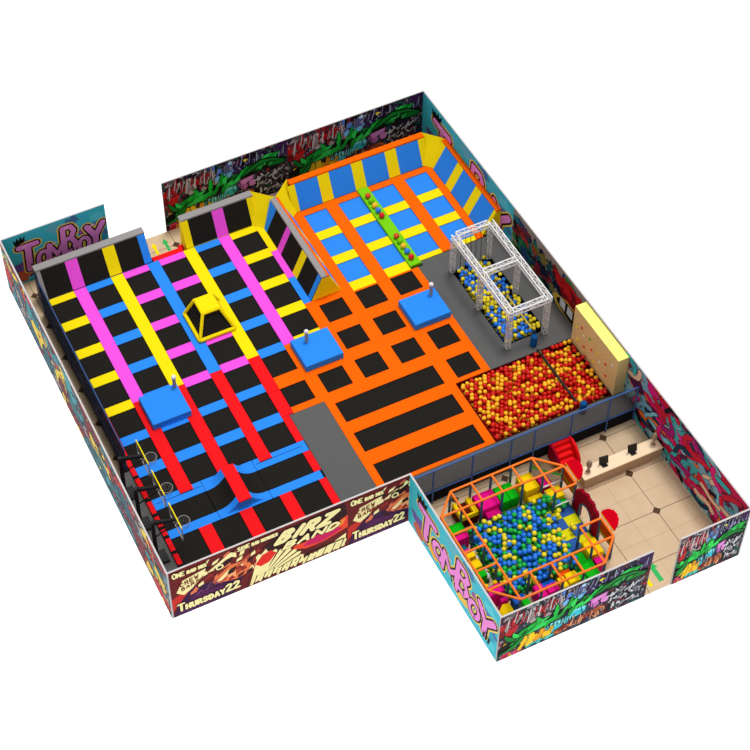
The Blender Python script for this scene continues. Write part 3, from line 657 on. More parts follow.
# entrance pad
e = MB(); e.box(5.9, 7.3, 15.96, 16.22, .05, .76, RED, ch=.02)
e.obj('entrance_pad', label='red padded edge at the rear entrance beside floor arrows', cat='padding')
MB().box(7.2, 7.42, 16.23, 16.4, .002, .72, RED, ch=.02).obj('entrance_pad', label='small red block at the right of the rear entrance', cat='padding')

# ---- leaning trampoline walls
def slab(m, a0, a1, f, mt, th=.03, lift=.0, u0=0., u1=1.):
    """quad on the leaning plane f(along,u)->point, thickened along its normal"""
    p = [Vector(f(a0, u0)), Vector(f(a1, u0)), Vector(f(a1, u1)), Vector(f(a0, u1))]
    n = (p[1] - p[0]).cross(p[3] - p[0]).normalized()
    if n.z < 0: n = -n
    m.hexa([q + n * lift for q in p], [q + n * (lift + th) for q in p], mt)
def leaning(name, label, f, body, segs, cap, capm):
    b_ = body.obj(name, label=label, cat='trampoline wall')
    for (a0, a1, mt) in segs:
        m = MB(); slab(m, a0 + .003, a1 - .003, f, mt, .03, .005, .02, .995)
        m.obj('jumping_mat' if mt in (BLK, SKY) else 'side_pad', b_)
    m = MB(); m.box(*cap, capm, ch=.015); m.obj('top_pad', b_)
    return b_
def back_body(x0, x1, yb, yt, yo, zt, mt):
    m = MB(); m.hexa([(x0, yb, .705), (x0, yt, zt), (x0, yo, zt), (x0, yo, .002), (x0, 15.96 if yb > 15.9 else yb, .002)][:5],
                     [(x1, yb, .705), (x1, yt, zt), (x1, yo, zt), (x1, yo, .002), (x1, 15.96 if yb > 15.9 else yb, .002)][:5], mt); return m
ZT = 1.93
f1 = lambda a, u: (a, 15.99 + .53 * u, .74 + (ZT - .74) * u)
f0 = lambda a, u: (a, 15.99 + .71 * u, .74 + (1.85 - .74) * u)
leaning('trampoline_wall', 'leaning black trampoline wall with grey cap at the left rear corner', f0, back_body(.9, 5.85, 15.965, 16.68, 17.0, 1.85, NAV),
        [(.92, 1.1, CAP), (1.1, 2.21, BLK), (2.21, 2.76, PNK), (2.76, 3.9, BLK), (3.9, 4.45, YEL), (4.45, 5.5, BLK), (5.5, 5.84, BLU)], (.88, 5.87, 16.68, 17.04, 1.855, 1.94), CAP)
leaning('trampoline_wall', 'leaning black trampoline wall with grey cap right of the rear entrance', f1, back_body(7.5, 10.83, 15.965, 16.5, 16.8, ZT, YEL),
        [(7.45, 7.78, YEL), (7.78, 8.9, BLK), (8.9, 9.43, PNK), (9.43, 10.55, BLK), (10.55, 10.82, YEL)], (7.47, 10.86, 16.5, 16.84, ZT + .005, ZT + .09), CAP)
f2 = lambda a, u: (a, 15.8 + .56 * u, .75 + (ZT - .75) * u)
bb = MB(); bb.hexa([(12.6, 15.955, .002), (12.6, 15.955, .9), (12.6, 16.36, ZT), (12.6, 16.65, ZT), (12.6, 16.65, .002)], [(18.9, 15.955, .002), (18.9, 15.955, .9), (18.9, 16.36, ZT), (18.9, 16.65, ZT), (18.9, 16.65, .002)], DRK)
leaning('trampoline_wall', 'leaning blue and yellow wall along the back of blue court', f2, bb,
        [(12.45, 12.78, YEL), (12.78, 13.87, SKY), (13.87, 14.42, YEL), (14.42, 15.5, SKY), (15.5, 16.04, YEL), (16.04, 17.15, SKY), (17.15, 17.7, YEL), (17.7, 18.8, SKY), (18.8, 19.1, YEL)], (12.58, 19.14, 16.36, 16.66, ZT + .005, ZT + .09), ORA)
f3 = lambda a, u: (19.15 + .6 * u, a, .75 + (ZT - .75) * u)
bb = MB(); bb.hexa([(19.4, 10.95, .77), (19.2, 10.95, .77), (19.76, 10.95, ZT), (19.93, 10.95, ZT), (19.93, 10.95, .77)], [(19.4, 15.5, .77), (19.2, 15.5, .77), (19.76, 15.5, ZT), (19.93, 15.5, ZT), (19.93, 15.5, .77)], YEL)
leaning('trampoline_wall', 'leaning blue and yellow wall on the right side of blue court', f3, bb,
        [(10.97, 11.15, YEL), (11.15, 12.22, SKY), (12.22, 12.72, YEL), (12.72, 13.82, SKY), (13.82, 14.32, YEL), (14.32, 15.42, SKY), (15.42, 15.76, YEL)], (19.72, 19.94, 10.95, 15.78, ZT + .005, ZT + .09), ORA)
# spine
sp_ = MB(); A_ = [(10.97, 10.93, .77), (11.45, 10.93, ZT), (11.76, 10.93, ZT), (12.3, 10.93, .77)]; B_ = [(x, 15.55 if z < 1 else 15.94, z) for x, y, z in A_]
sp_.hexa(A_, B_, DRK)
spn = sp_.obj('trampoline_spine', label='two-sided leaning black spine wall dividing black and blue courts', cat='trampoline wall')
f4 = lambda a, u: (10.96 + .49 * u, a, .76 + (ZT - .76) * u)
for a0, a1, mt in ((10.93, 11.2, BLU), (11.2, 12.28, BLK), (12.28, 12.72, YEL), (12.72, 13.85, BLK), (13.85, 14.23, PNK), (14.23, 15.3, BLK), (15.3, 15.55, BLU)):
    m = MB(); slab(m, a0 + .003, a1 - .003, f4 if mt is not BLU or a0 < 12 else (lambda a, u: (f4(a, u)[0], a + (.38 * u if a > 15.4 else 0), f4(a, u)[2])), mt, .03, .005); m.obj('jumping_mat' if mt is BLK else 'side_pad', spn)
f5 = lambda a, u: (12.31 - .55 * u, a, .76 + (ZT - .76) * u)
for a0, a1, mt in ((10.93, 11.15, YEL), (11.15, 12.28, SKY), (12.28, 12.78, YEL), (12.78, 13.84, SKY), (13.84, 14.33, YEL), (14.33, 15.55, SKY)):
    m = MB(); slab(m, a0 + .003, a1 - .003, f5, mt, .03, .005); m.obj('jumping_mat' if mt is SKY else 'side_pad', spn)
m = MB(); m.box(11.44, 11.7, 10.9, 15.95, ZT + .005, ZT + .09, CAP, ch=.015); m.obj('top_pad', spn)
m = MB(); m.box(11.7, 11.8, 10.9, 15.95, ZT + .005, ZT + .085, ORA, ch=.015); m.obj('top_pad', spn, label='orange edge of the cap')
m = MB(); m.hexa([(10.98, 10.90, .77), (11.46, 10.90, ZT), (11.76, 10.90, ZT), (12.36, 10.90, .77)], [(10.98, 10.928, .77), (11.46, 10.928, ZT), (11.76, 10.928, ZT), (12.36, 10.928, .77)], YEL); m.obj('end_pad', spn)
def corner(pts, label):
    p = [Vector(q) for q in pts]; n = (p[1] - p[0]).cross(p[-1] - p[0]).normalized()
    if n.z < 0: n = -n
    MB().hexa([q - n * .05 for q in p], p, YEL).obj('corner_pad', label=label, cat='padding')
corner([(10.5, 15.99, .77), (11.0, 15.5, .77), (11.66, 15.97, 2.0), (10.84, 16.8, 2.0)], 'yellow leaning corner pad between black rear wall and spine')
corner([(12.3, 15.56, .79), (12.66, 15.82, .79), (12.62, 16.72, 1.98), (11.74, 15.97, 1.98)], 'yellow leaning corner pad at the left rear of blue court')
corner([(18.82, 15.82, .79), (19.17, 15.48, .79), (19.9, 15.8, 2.0), (19.14, 16.62, 2.0)], 'yellow leaning corner pad at the right rear of blue court')

# ---- platforms with a post
def platform(x0, x1, y0, y1, px, py, label):
    o = MB().box(x0, x1, y0, y1, .768, 1.1, BLU, ch=.02).obj('jump_platform', label=label, cat='platform')
    MB().tube((px, py, 1.1), (px, py, 1.66), .075, CAP, 14).obj('post', o)
    MB().sphere((px, py, 1.72), .1, WHT, 16, 10).obj('post_knob', o, label='white knob')
platform(9.13, 10.8, 7.6, 9.13, 9.72, 8.8, 'blue padded platform with post, left on the orange grid')
platform(14.07, 15.72, 7.57, 9.07, 15.42, 8.77, 'blue padded platform with post, right on the orange grid')
platform(2.46, 4.1, 7.65, 9.2, 3.97, 9.04, 'blue padded platform with post where pink meets red runner')

# ---- yellow framed pyramid box
fz = 1.8; q0 = [(5.9, 10.95), (7.48, 10.95), (7.48, 12.6), (5.9, 12.6)]; q1 = [(6.32, 11.53), (7.08, 11.53), (7.08, 12.38), (6.32, 12.38)]
pb = empty('vault_box', (6.7, 11.7, .77), 'yellow framed truncated pyramid with dark mesh sides on the court', 'vault box')
m = MB(); m.hexa([(x, y, 1.72) for x, y in q1], [(x, y, fz) for x, y in q1], YEL); m.obj('top_pad', pb)
for i in range(4):
    j = (i + 1) % 4; m = MB(); ins = .97
    a, b_, c, d = (*q0[i], .858), (*q0[j], .858), (*q1[j], 1.72), (*q1[i], 1.72)
    ctr = Vector((6.7, 11.9, 1.2)); P_ = [Vector(v) for v in (a, b_, (*q1[j], 1.66), (*q1[i], 1.66))]; P2 = [ctr + (v - ctr) * .93 for v in P_]
    m.hexa([ctr + (v - ctr) * (.91 if i != 1 else .95) for v in P_], P2 if i != 1 else [ctr + (v - ctr) * .995 for v in P_], YEL if i == 1 else BLK); m.obj('mesh_side', pb)
    m = MB(); m.tube(a, b_, .085, YEL, 8); m.obj('frame_bar', pb)
    m = MB(); m.tube(a, d, .075, YEL, 8); m.obj('frame_bar', pb)
    m = MB(); m.tube(d, c, .06, YEL, 8); m.obj('frame_bar', pb)

# ---- hoops
lg = MB(); lg.box(.02, .85, .02, 6.3, .002, .7, DRK, top=GRY); lg.obj('side_ledge', label='low dark ledge with grey top under the basketball hoop posts', cat='platform')
for k, y0 in enumerate((4.66, 3.1, 1.47)):
    t = empty('basketball_hoop', (.3, y0 + .62, 0), 'black basketball hoop on arm over the mats, %s from the back' % ORD[k], 'basketball hoop', 'hoops along the left side')
    yc = y0 + .62; bx = 1.2
    m = MB(); m.box(.24, .36, yc - .07, yc + .07, .702, 3.2, BLKP); m.obj('post', t)
    m = MB(); m.box(.06, .7, yc - .3, yc + .3, .702, .8, BLKP, ch=.02); m.obj('base', t)
    m = MB(); m.hexa([(.38, yc - .06, 3.0), (.38, yc + .06, 3.0), (.38, yc + .06, 3.18), (.38, yc - .06, 3.18)], [(bx - .03, yc - .05, 2.72), (bx - .03, yc + .05, 2.72), (bx - .03, yc + .05, 2.84), (bx - .03, yc - .05, 2.84)], BLKP); m.obj('arm', t)
    m = MB(); m.tube((.38, yc, 2.2), (bx - .04, yc, 2.55), .03, BLKP); m.obj('brace', t)
    m = MB(); m.box(bx - .015, bx + .015, y0, y0 + 1.25, 2.25, 3.0, GLS); bd = m.obj('backboard', t)
    m = MB(); m.box(bx - .018, bx + .018, y0 - .0, y0 + 1.25, 3.0, 3.04, YEL); m.obj('board_edge', bd, label='yellow top edge')
    m = MB(); m.box(bx - .02, bx + .02, y0 - .02, y0 + .02, 2.25, 3.0, CAP); m.box(bx - .02, bx + .02, y0 + 1.23, y0 + 1.27, 2.25, 3.0, CAP); m.box(bx - .02, bx + .02, y0, y0 + 1.25, 2.22, 2.26, CAP); m.obj('board_frame', bd)
    R_ = .23; cx = bx + .3; m = MB(); pts = [(cx + R_ * math.cos(2 * math.pi * i / 20), yc + R_ * math.sin(2 * math.pi * i / 20), 2.5) for i in range(21)]
    m.path(pts, .014, CAP); m.tube((bx, yc, 2.5), (cx - R_, yc, 2.5), .02, CAP); rm = m.obj('rim', t)
    m = MB()
    for i in range(12):
        a = 2 * math.pi * i / 12
        for s_ in (-1, 1):
            b_ = a + s_ * .5; m.tube((cx + R_ * math.cos(a), yc + R_ * math.sin(a), 2.5), (cx + .15 * math.cos(b_), yc + .15 * math.sin(b_), 2.12), .006, CAP, 4)
    m.obj('net', rm)

# ---- fences
def fence(label, pts, axis, c0, ztop, zlow, netm, postm, zb=.002, r=.035):
    ctr = (sum(pts) / len(pts), c0, 0) if axis == 'x' else (c0, sum(pts) / len(pts), 0)
    t = empty('netted_fence', ctr, label, 'fence')
    V = (lambda a, z: (a, c0, z)) if axis == 'x' else (lambda a, z: (c0, a, z))
    for a in pts: MB().tube(V(a, zb), V(a, ztop), r, postm, 8).obj('post', t)
    MB().tube(V(pts[0], ztop), V(pts[-1], ztop), r, postm, 8).obj('top_rail', t)
    MB().tube(V(pts[0], zlow), V(pts[-1], zlow), r, postm, 8).obj('lower_rail', t)
    for a, b_ in zip(pts, pts[1:]):
        m = MB(); p = [V(a, zb + .02 if netm is NET else zlow), V(b_, zb + .02 if netm is NET else zlow), V(b_, ztop), V(a, ztop)]
        n = Vector((0, .004, 0)) if axis == 'x' else Vector((.004, 0, 0))
        m.hexa([Vector(q) - n for q in p], [Vector(q) + n for q in p], netm); m.obj('net_panel', t)
fence('blue railed fence with grey netting between pit and lobby', [9.84, 10.91, 12.6, 14.28, 15.3, 16.95, 18.62, 19.87], 'x', .235, 2.12, .76, GNET, RAIL)
fence('navy netted fence along the left side of trampoline court', [6.4, 7.9, 9.5, 11.1, 12.7, 14.3, 15.9], 'y', .8, 2.02, .8, NET, NAV, r=.03)
m = MB(); m.add([(.8, 15.9, .01), (.8, 16.75, .01), (.8, 16.75, 1.9), (.8, 15.9, 1.9)], [(0, 1, 2, 3)], NAV)

# ================================================================ BALLS
def ballmesh(name, r, mt): return MB().sphere((0, 0, 0), r, mt, 12, 8).mesh(name)
def scatter(region, r, z, kinds, inside, rnd, zj, group, jitter=.02, spacing=1.02):
    x0, x1, y0, y1 = region; dx = 2 * r * spacing; dy = dx * .87; row = 0; y = y0 + r; P = []; K = []
    meshes = [ballmesh(k[0].replace(' ', '_') + '_ball', r, k[1]) for k in kinds]; wsum = [k[2] for k in kinds]
    while y < y1 - r:
        x = x0 + r + (dx / 2 if row % 2 else 0)
        while x < x1 - r * .8:
            if inside(x, y):
                K.append(rnd.choices(range(len(kinds)), wsum)[0])
                P.append([x + rnd.uniform(-jitter, jitter), y + rnd.uniform(-jitter, jitter), z(x, y) + rnd.uniform(0, zj)])
            x += dx
        y += dy; row += 1
    A = np.array(P); R2_ = 2 * r * 1.002
    for it in range(60):                 # settle the balls so that none sinks into its neighbour
        d = A[:, None, :] - A[None, :, :]; L = np.sqrt((d ** 2).sum(2)) + 1e-9; np.fill_diagonal(L, 9)
        ov = np.clip(R2_ - L, 0, None)
        if ov.max() < 1e-4: break
        A += (d / L[:, :, None] * ov[:, :, None]).sum(1) * .35
        A[:, 0] = np.clip(A[:, 0], x0 + r, x1 - r); A[:, 1] = np.clip(A[:, 1], y0 + r, y1 - r)
    for k, p in zip(K, A.tolist()):
        o = bpy.data.objects.new(kinds[k][0] + '_ball', meshes[k]); C.objects.link(o); o.location = p
        tag(o, kinds[k][3], 'ball', group + ', ' + kinds[k][0])
    return len(P)
def underlayer(region, r, z, mats_, inside, rnd, label, parentname='balls_below'):
    m = MB(); x0, x1, y0, y1 = region; y = y0 + r
    while y < y1 - r:
        x = x0 + r
        while x < x1 - r:
            if inside(x, y): m.sphere((x + rnd.uniform(-.02, .02), y + rnd.uniform(-.02, .02), z + rnd.uniform(-.03, .03)), r, rnd.choice(mats_), 8, 5)
            x += 2 * r
        y += 2 * r
    m.obj('plastic_balls', local=False, label=label, cat='balls', kind='stuff')
rb = random.Random(4)
def pitbox(P, label, col, zb=.12, name='ball_pit'):
    m = MB(); a0, a1, b0, b1 = P; e = .012; w_ = .02
    m.box(a0 + e, a1 - e, b0 + e, b1 - e, .003, zb, col)
    for q in ((a0 + e, a1 - e, b0 + e, b0 + w_), (a0 + e, a1 - e, b1 - w_, b1 - e), (a0 + e, a0 + w_, b0 + w_, b1 - w_), (a1 - w_, a1 - e, b0 + w_, b1 - w_)): m.box(*q, zb, .74, col)
    m.obj(name, label=label, cat='pit')
pitbox(PIT1, 'sunken dark red pit holding red and yellow balls', mat('dark_red_lining', (110, 8, 16), **VP))
pitbox(PIT2, 'sunken dark pit under the white truss', mat('dark_lining', (20, 22, 24), **VP))
R1 = .092
reg1 = (PIT1[0] + .015, PIT1[1] - .015, PIT1[2] + .015, PIT1[3] - .015)
in1 = lambda x, y: True
n1 = scatter(reg1, R1, lambda x, y: .66 + (.1 if min(x - PIT1[0], PIT1[1] - x, y - PIT1[2], PIT1[3] - y) < .16 else 0), [('red', BR_, .6, 'red plastic ball among the red and yellow balls of the big pit'), ('yellow', BY_, .4, 'yellow plastic ball among the red and yellow balls of the big pit')], in1, rb, .25, 'balls in the big pit', jitter=.03, spacing=1.06)
underlayer(reg1, .1, .5, [BR_, BR_, BY_], in1, rb, 'lower layer of red and yellow balls deep in the big pit')
R2 = .088; reg2 = (PIT2[0] + .015, PIT2[1] - .015, PIT2[2] + .015, PIT2[3] - .015)
in2 = lambda x, y: all(math.hypot(x - a, y - b_) > .23 for a in (16.98, 18.7) for b_ in (5.14, 7.48, 9.76))
n2 = scatter(reg2, R2, lambda x, y: .68 + (.1 if min(x - PIT2[0], PIT2[1] - x, y - PIT2[2], PIT2[3] - y) < .16 else 0), [('blue', BB_, .5, 'blue plastic ball in the pit under the white truss'), ('lemon', FY_, .5, 'lemon yellow plastic ball in the pit under the white truss')], in2, rb, .3, 'balls under the truss', jitter=.03)
underlayer(reg2, .1, .42, [BB_, FY_], in2, rb, 'lower layer of blue and yellow balls deep in the truss pit')

# ---- battle beam, posts
m = MB(); m.box(17.86, 17.94, 1.36, 4.36, .93, 1.02, BLKP, ch=.01)
m.tube((17.9, 1.3, .93), (17.9, 1.4, .93), .05, BLKP); m.obj('balance_beam', label='thin black beam across the red and yellow ball pit', cat='beam')
BC = mat('dark_blue_pad', (16, 84, 150), **VP)
for xx, yy, lb in ((17.98, 4.78, 'blue padded post between truss and red ball pit'), (17.98, 1.0, 'blue padded post at front of the red ball pit by the fence')):
    m = MB(); m.lathe(xx, yy, [(.13, .748), (.14, .8), (.14, 1.25), (.12, 1.32), (.05, 1.34)], BC, 16); m.obj('padded_post', label=lb, cat='post')

# ---- truss
def truss(m, p, q, s_, mt, rc=.03, rd=.017, nseg=None):
    p = Vector(p); q = Vector(q); d = (q - p); L = d.length; d.normalize()
    up = Vector((0, 0, 1)) if abs(d.z) < .9 else Vector((0, 1, 0)); a = d.cross(up).normalized() * s_ / 2; b_ = d.cross(a).normalized() * s_ / 2
    cs = [a + b_, a - b_, -a - b_, -a + b_]
    for c in cs: m.tube(p + c, q + c, rc, mt, 6)
    n = nseg or max(2, round(L / (s_ * 1.5)))
    for i in range(n):
        u = p + d * L * i / n; v = p + d * L * (i + 1) / n
        for k in range(4):
            c, e = cs[k], cs[(k + 1) % 4]
            if (i + k) % 2: c, e = e, c
            m.tube(u + c, v + e, rd, mt, 4)
            m.tube(u + cs[k], u + cs[(k + 1) % 4], rd, mt, 4)
t = empty('truss_frame', (17.9, 7.5, .75), 'white lattice truss frame standing over the blue and yellow pit', 'truss')
S_ = .22; zt = 2.9; xa, xb = 16.98, 18.7; ys = (5.14, 7.48, 9.76)
for x in (xa, xb):
    for y in ys: m = MB(); truss(m, (x, y, .75), (x, y, zt - .13), S_ * .8, mat('leg_metal_shaded', (214, 212, 210), rough=.4), .018, .011); m.obj('leg', t)  # legs use a greyer copy of the white metal, shading put into the colour
    m = MB(); truss(m, (x, ys[0] - .11, zt), (x, ys[2] + .05, zt), S_, WHT); m.obj('long_beam', t)
for y in ys: m = MB(); truss(m, (xa + .12, y, zt), (xb - .12, y, zt), S_, WHT); m.obj('cross_beam', t)
for i in range(6):
    x = 17.2 + i * .24
    m = MB(); m.path([(x, 9.6, zt - .12), (x + .03, 9.55, 1.9), (x, 9.5, .95)], .014, BLKP, 5); m.obj('climbing_rope', label='dark rope hanging at the rear of the truss, %s from the left' % ORD[i], cat='rope', group='ropes under the truss')
m = MB(); m.box(18.2, 18.26, 5.4, 7.4, 1.0, 1.05, mat('yellow_beam', (225, 200, 90), **VP)); m.tube((18.23, 5.35, 1.02), (18.23, 5.1, 1.02), .02, BLKP); m.tube((18.23, 7.4, 1.02), (18.23, 7.55, 1.02), .02, BLKP)
m.obj('balance_beam', label='thin pale beam across the front half of the truss pit', cat='beam')

# ---- climbing wall
cw = MB(); cw.box(19.45, XR - .006, 1.16, 4.32, .748, 2.9, CLB, top=CLT)
cwo = cw.obj('climbing_wall', label='thick cream climbing wall beside the red and yellow ball pit', cat='climbing wall')
rc = random.Random(9)
for k, (yy, zz, mt) in enumerate([(4.1, 2.3, CLB), (4.05, 1.9, YEL), (3.7, 2.2, RED), (3.5, 1.9, WHT), (3.1, 2.15, GFO), (2.9, 1.7, RED), (2.5, 1.9, YEL), (2.3, 1.6, WHT), (1.9, 1.9, RED), (1.8, 1.3, RED), (2.7, 1.2, YEL), (3.4, 1.35, RED), (3.9, 1.3, YEL), (1.5, 2.3, WHT), (2.1, 2.4, CLB)]):
    m = MB(); m.sphere((19.44, yy, zz), .055, mt, 8, 6, .6, 1.2, 1); m.obj('climbing_hold', cwo)
for k, (yy, zz, c) in enumerate([(3.9, 1.25, 'o'), (3.55, .95, 'y'), (3.1, 1.0, 'o'), (2.75, .92, 'y')]): pass

# ================================================================ LOBBY
c = MB(); c.box(16.45, XR - .06, -1.73, -1.65, .002, .6, WDD); c.box(16.45, 16.53, -1.65, -1.25, .002, .6, WDD)
co = c.obj('reception_counter', label='long pale wooden reception counter in the lobby', cat='counter')
MB().box(16.38, XR - .06, -1.78, -1.22, .6, .65, WDC, ch=.01).obj('counter_top', co)
for k, x in enumerate((17.42, 18.7)):
    t = empty('monitor', (x, -1.5, .65), 'black computer monitor on the counter, %s one' % ['left', 'right'][k], 'monitor', 'monitors on the counter')
    MB().box(x - .12, x + .12, -1.6, -1.42, .651, .67, BLKP, ch=.005).obj('stand', t)
    MB().box(x - .02, x + .02, -1.53, -1.49, .67, .78, BLKP).obj('neck', t)
    MB().hexa([(x - .22, -1.47, .74), (x + .16, -1.52, .74), (x + .18, -1.47, .74), (x - .2, -1.42, .74)], [(x - .22, -1.40, 1.1), (x + .16, -1.45, 1.1), (x + .18, -1.40, 1.1), (x - .2, -1.35, 1.1)], BLKP).obj('screen', t)
VS = mat('clay_grey', (160, 138, 118), rough=.5, var=.1)
for k, (x, lb) in enumerate(((16.72, 'tall grey clay vase at the left end of counter'), (19.62, 'tall grey clay vase at the right end of counter'))):
    y = -1.48; m = MB(); m.lathe(x, y, [(.07, .652), (.09, .68), (.05, .76), (.045, .88), (.1, 1.0), (.115, 1.14), (.08, 1.28), (.05, 1.34)], VS, 14)
    m.obj('vase', label=lb, cat='vase')
# arrows on the floor
def arrow(x, y, dy, mt, label, L=.8, wd=.13):
    z0, z1 = .001, .012; s_ = 1 if dy > 0 else -1
    pts = [(x - wd / 2, y), (x + wd / 2, y), (x + wd / 2, y + s_ * L * .62), (x + wd * 1.1, y + s_ * L * .62), (x, y + s_ * L), (x - wd * 1.1, y + s_ * L * .62), (x - wd / 2, y + s_ * L * .62)]
    if s_ < 0: pts = pts[::-1]
    MB().hexa([(a, b_, z0) for a, b_ in pts], [(a, b_, z1) for a, b_ in pts], mt).obj('floor_arrow', label=label, cat='floor marking')
AG = mat('arrow_green', (60, 190, 100), **VP)
arrow(16.84, -6.5, 1, AG, 'green arrow on the tiles at the lobby entrance', .95, .18)
arrow(16.38, -6.55, 1, YEL, 'yellow arrow on the tiles at the lobby entrance', .6, .14)
arrow(6.45, 16.9, 1, YEL, 'yellow arrow on the tiles at the rear entrance', .72, .13)
arrow(6.98, 16.9, 1, AG, 'green arrow on the tiles at the rear entrance', .76, .13)
# stairs
st = empty('stair_unit', (16.38, -.4, 0), 'red padded steps with rounded sides leading up to the deck', 'steps')
for k, (ya, yb, z) in enumerate(((-.52, -.32, .2), (-.32, -.13, .39), (-.13, .05, .58), (.05, .19, .76))):
    MB().box(16.07, 16.83, ya, yb, .002, z, RED, ch=.015).obj('step', st)
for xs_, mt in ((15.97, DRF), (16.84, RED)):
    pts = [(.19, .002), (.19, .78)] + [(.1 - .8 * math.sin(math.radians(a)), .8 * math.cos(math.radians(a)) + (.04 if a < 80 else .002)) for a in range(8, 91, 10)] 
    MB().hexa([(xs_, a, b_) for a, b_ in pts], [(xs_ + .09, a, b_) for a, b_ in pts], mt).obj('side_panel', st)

# ---- soft play frame
KX = [10.38, 11.25, 12.12, 13.0, 13.87, 14.75, 15.64]; KY = [-.49, -1.35, -2.23, -3.1, -3.97, -4.84, -5.68]; ZK = 1.5; KZ = .66; KF = .86; rp = .048
pf = empty('play_frame', (12.7, -3.4, 0), 'orange and blue octagonal pipe frame around the small ball pool', 'play frame')
def rail(a, b_, mt=OPI, r=rp, z=ZK, nm='top_rail'): MB().tube((a[0], a[1], z), (b_[0], b_[1], z), r, mt, 8).obj(nm, pf)
oct_ = [(KX[1], KY[0]), (KX[5], KY[0]), (KX[6], KY[1]), (KX[6], KY[2])]
for a, b_ in zip(oct_, oct_[1:]): rail(a, b_)
oct2 = [(KX[6], KY[4]), (KX[6], KY[5]), (KX[5], KY[6]), (KX[1], KY[6]), (KX[0], KY[5]), (KX[0], KY[1]), (KX[1], KY[0])]
for a, b_ in zip(oct2, oct2[1:]): rail(a, b_)
rail((KX[0], KY[1]), (KX[6], KY[1])); rail((KX[0], KY[5]), (KX[6], KY[5])); rail((KX[1], KY[0]), (KX[1], KY[6])); rail((KX[5], KY[0]), (KX[5], KY[2])); rail((KX[5], KY[4]), (KX[5], KY[6]))
rail((KX[5], KY[2]), (KX[6], KY[2])); rail((KX[5], KY[4]), (KX[6], KY[4]))
for i in (2, 3, 4): rail((KX[i], KY[0]), (KX[i], KY[1])); rail((KX[i], KY[5]), (KX[i], KY[6]))
for j in (2, 3, 4): rail((KX[0], KY[j]), (KX[1], KY[j]))
nodes = {(KX[i], KY[j]) for i in (1, 2, 3, 4, 5) for j in (0, 1, 5, 6)} | {(KX[i], KY[j]) for i in (0, 1) for j in (1, 2, 3, 4, 5)} | {(KX[i], KY[j]) for i in (5, 6) for j in (1, 2, 4, 5)}
for a in sorted(nodes): MB().tube((a[0], a[1], .002), (a[0], a[1], ZK - .04), .052, BPO, 8).obj('post', pf)
# lower foam rails
def lrail(a, b_, z, mt): MB().tube((a[0], a[1], z), (b_[0], b_[1], z), .035, mt, 8).obj('foam_rail', pf)
lrail((KX[6], KY[1]), (KX[6], KY[2]), .95, GFO); lrail((KX[6], KY[4]), (KX[6], KY[5]), .85, GFO); lrail((KX[5], KY[0]), (KX[6], KY[1]), .9, GFO); lrail((KX[5], KY[1]), (KX[6], KY[1]), .62, WHT); lrail((KX[5], KY[2]), (KX[6], KY[2]), .5, WHT); lrail((KX[5] + .1, KY[1] - .1), (KX[5] + .1, KY[2]), .45, WHT)
NT = mat('brown_net', (120, 90, 30), alpha=.45)
for a, b_ in (((KX[5], KY[0]), (KX[6], KY[1])),):
    MB().hexa([(a[0], a[1] - .01, .1), (b_[0], b_[1] - .01, .1), (b_[0], b_[1] - .01, 1.42), (a[0], a[1] - .01, 1.42)], [(a[0], a[1], .1), (b_[0], b_[1], .1), (b_[0], b_[1], 1.42), (a[0], a[1], 1.42)], NT).obj('side_net', pf)
ORN = mat('rust_panel', (196, 62, 8), **VP)
for ya, yb in ((KY[2] + .05, KY[1] - .05), (KY[5] + .05, KY[4] - .05)):
    MB().box(KX[6] - .015, KX[6] + .015, ya, yb, .7, 1.42, ORN).obj('side_panel', pf)
# scalloped red shells on yellow bars
for k, (ya, yb) in enumerate(((KY[2], KY[1]), (KY[5], KY[4]))):
    t = empty('shell_sign', (15.76, (ya + yb) / 2, 1.55), 'scalloped red half disc on a yellow bar, %s of the arch' % ['behind', 'in front'][k], 'decoration', 'shell signs')
    ya += .14 * k; yb += .14 * k; yc = (ya + yb) / 2; n = 26; R_ = .42; th = .1; U = Vector((.62, 0, .78)); Nn = Vector((-.78, 0, .62)) * th; o = Vector((15.78, yc, 1.62))
    ring = [o + Vector((0, 1, 0)) * R_, ] ; ring = []
    for i in range(n + 1):
        a = math.pi * i / n; rr = R_ * (1 + .05 * abs(math.sin(a * 6.5))); ring.append(o + Vector((0, 1, 0)) * rr * math.cos(a) + U * rr * math.sin(a) * 1.05)
    MB().hexa(ring, [p + Nn for p in ring], RFO).obj('shell', t)
    MB().hexa([(15.71, ya, 1.55), (15.81, ya, 1.55), (15.81, yb, 1.55), (15.71, yb, 1.55)], [(15.69, ya, 1.67), (15.77, ya, 1.67), (15.77, yb, 1.67), (15.69, yb, 1.67)], mat('amber_bar', (255, 190, 20), **VP)).obj('bar', t)
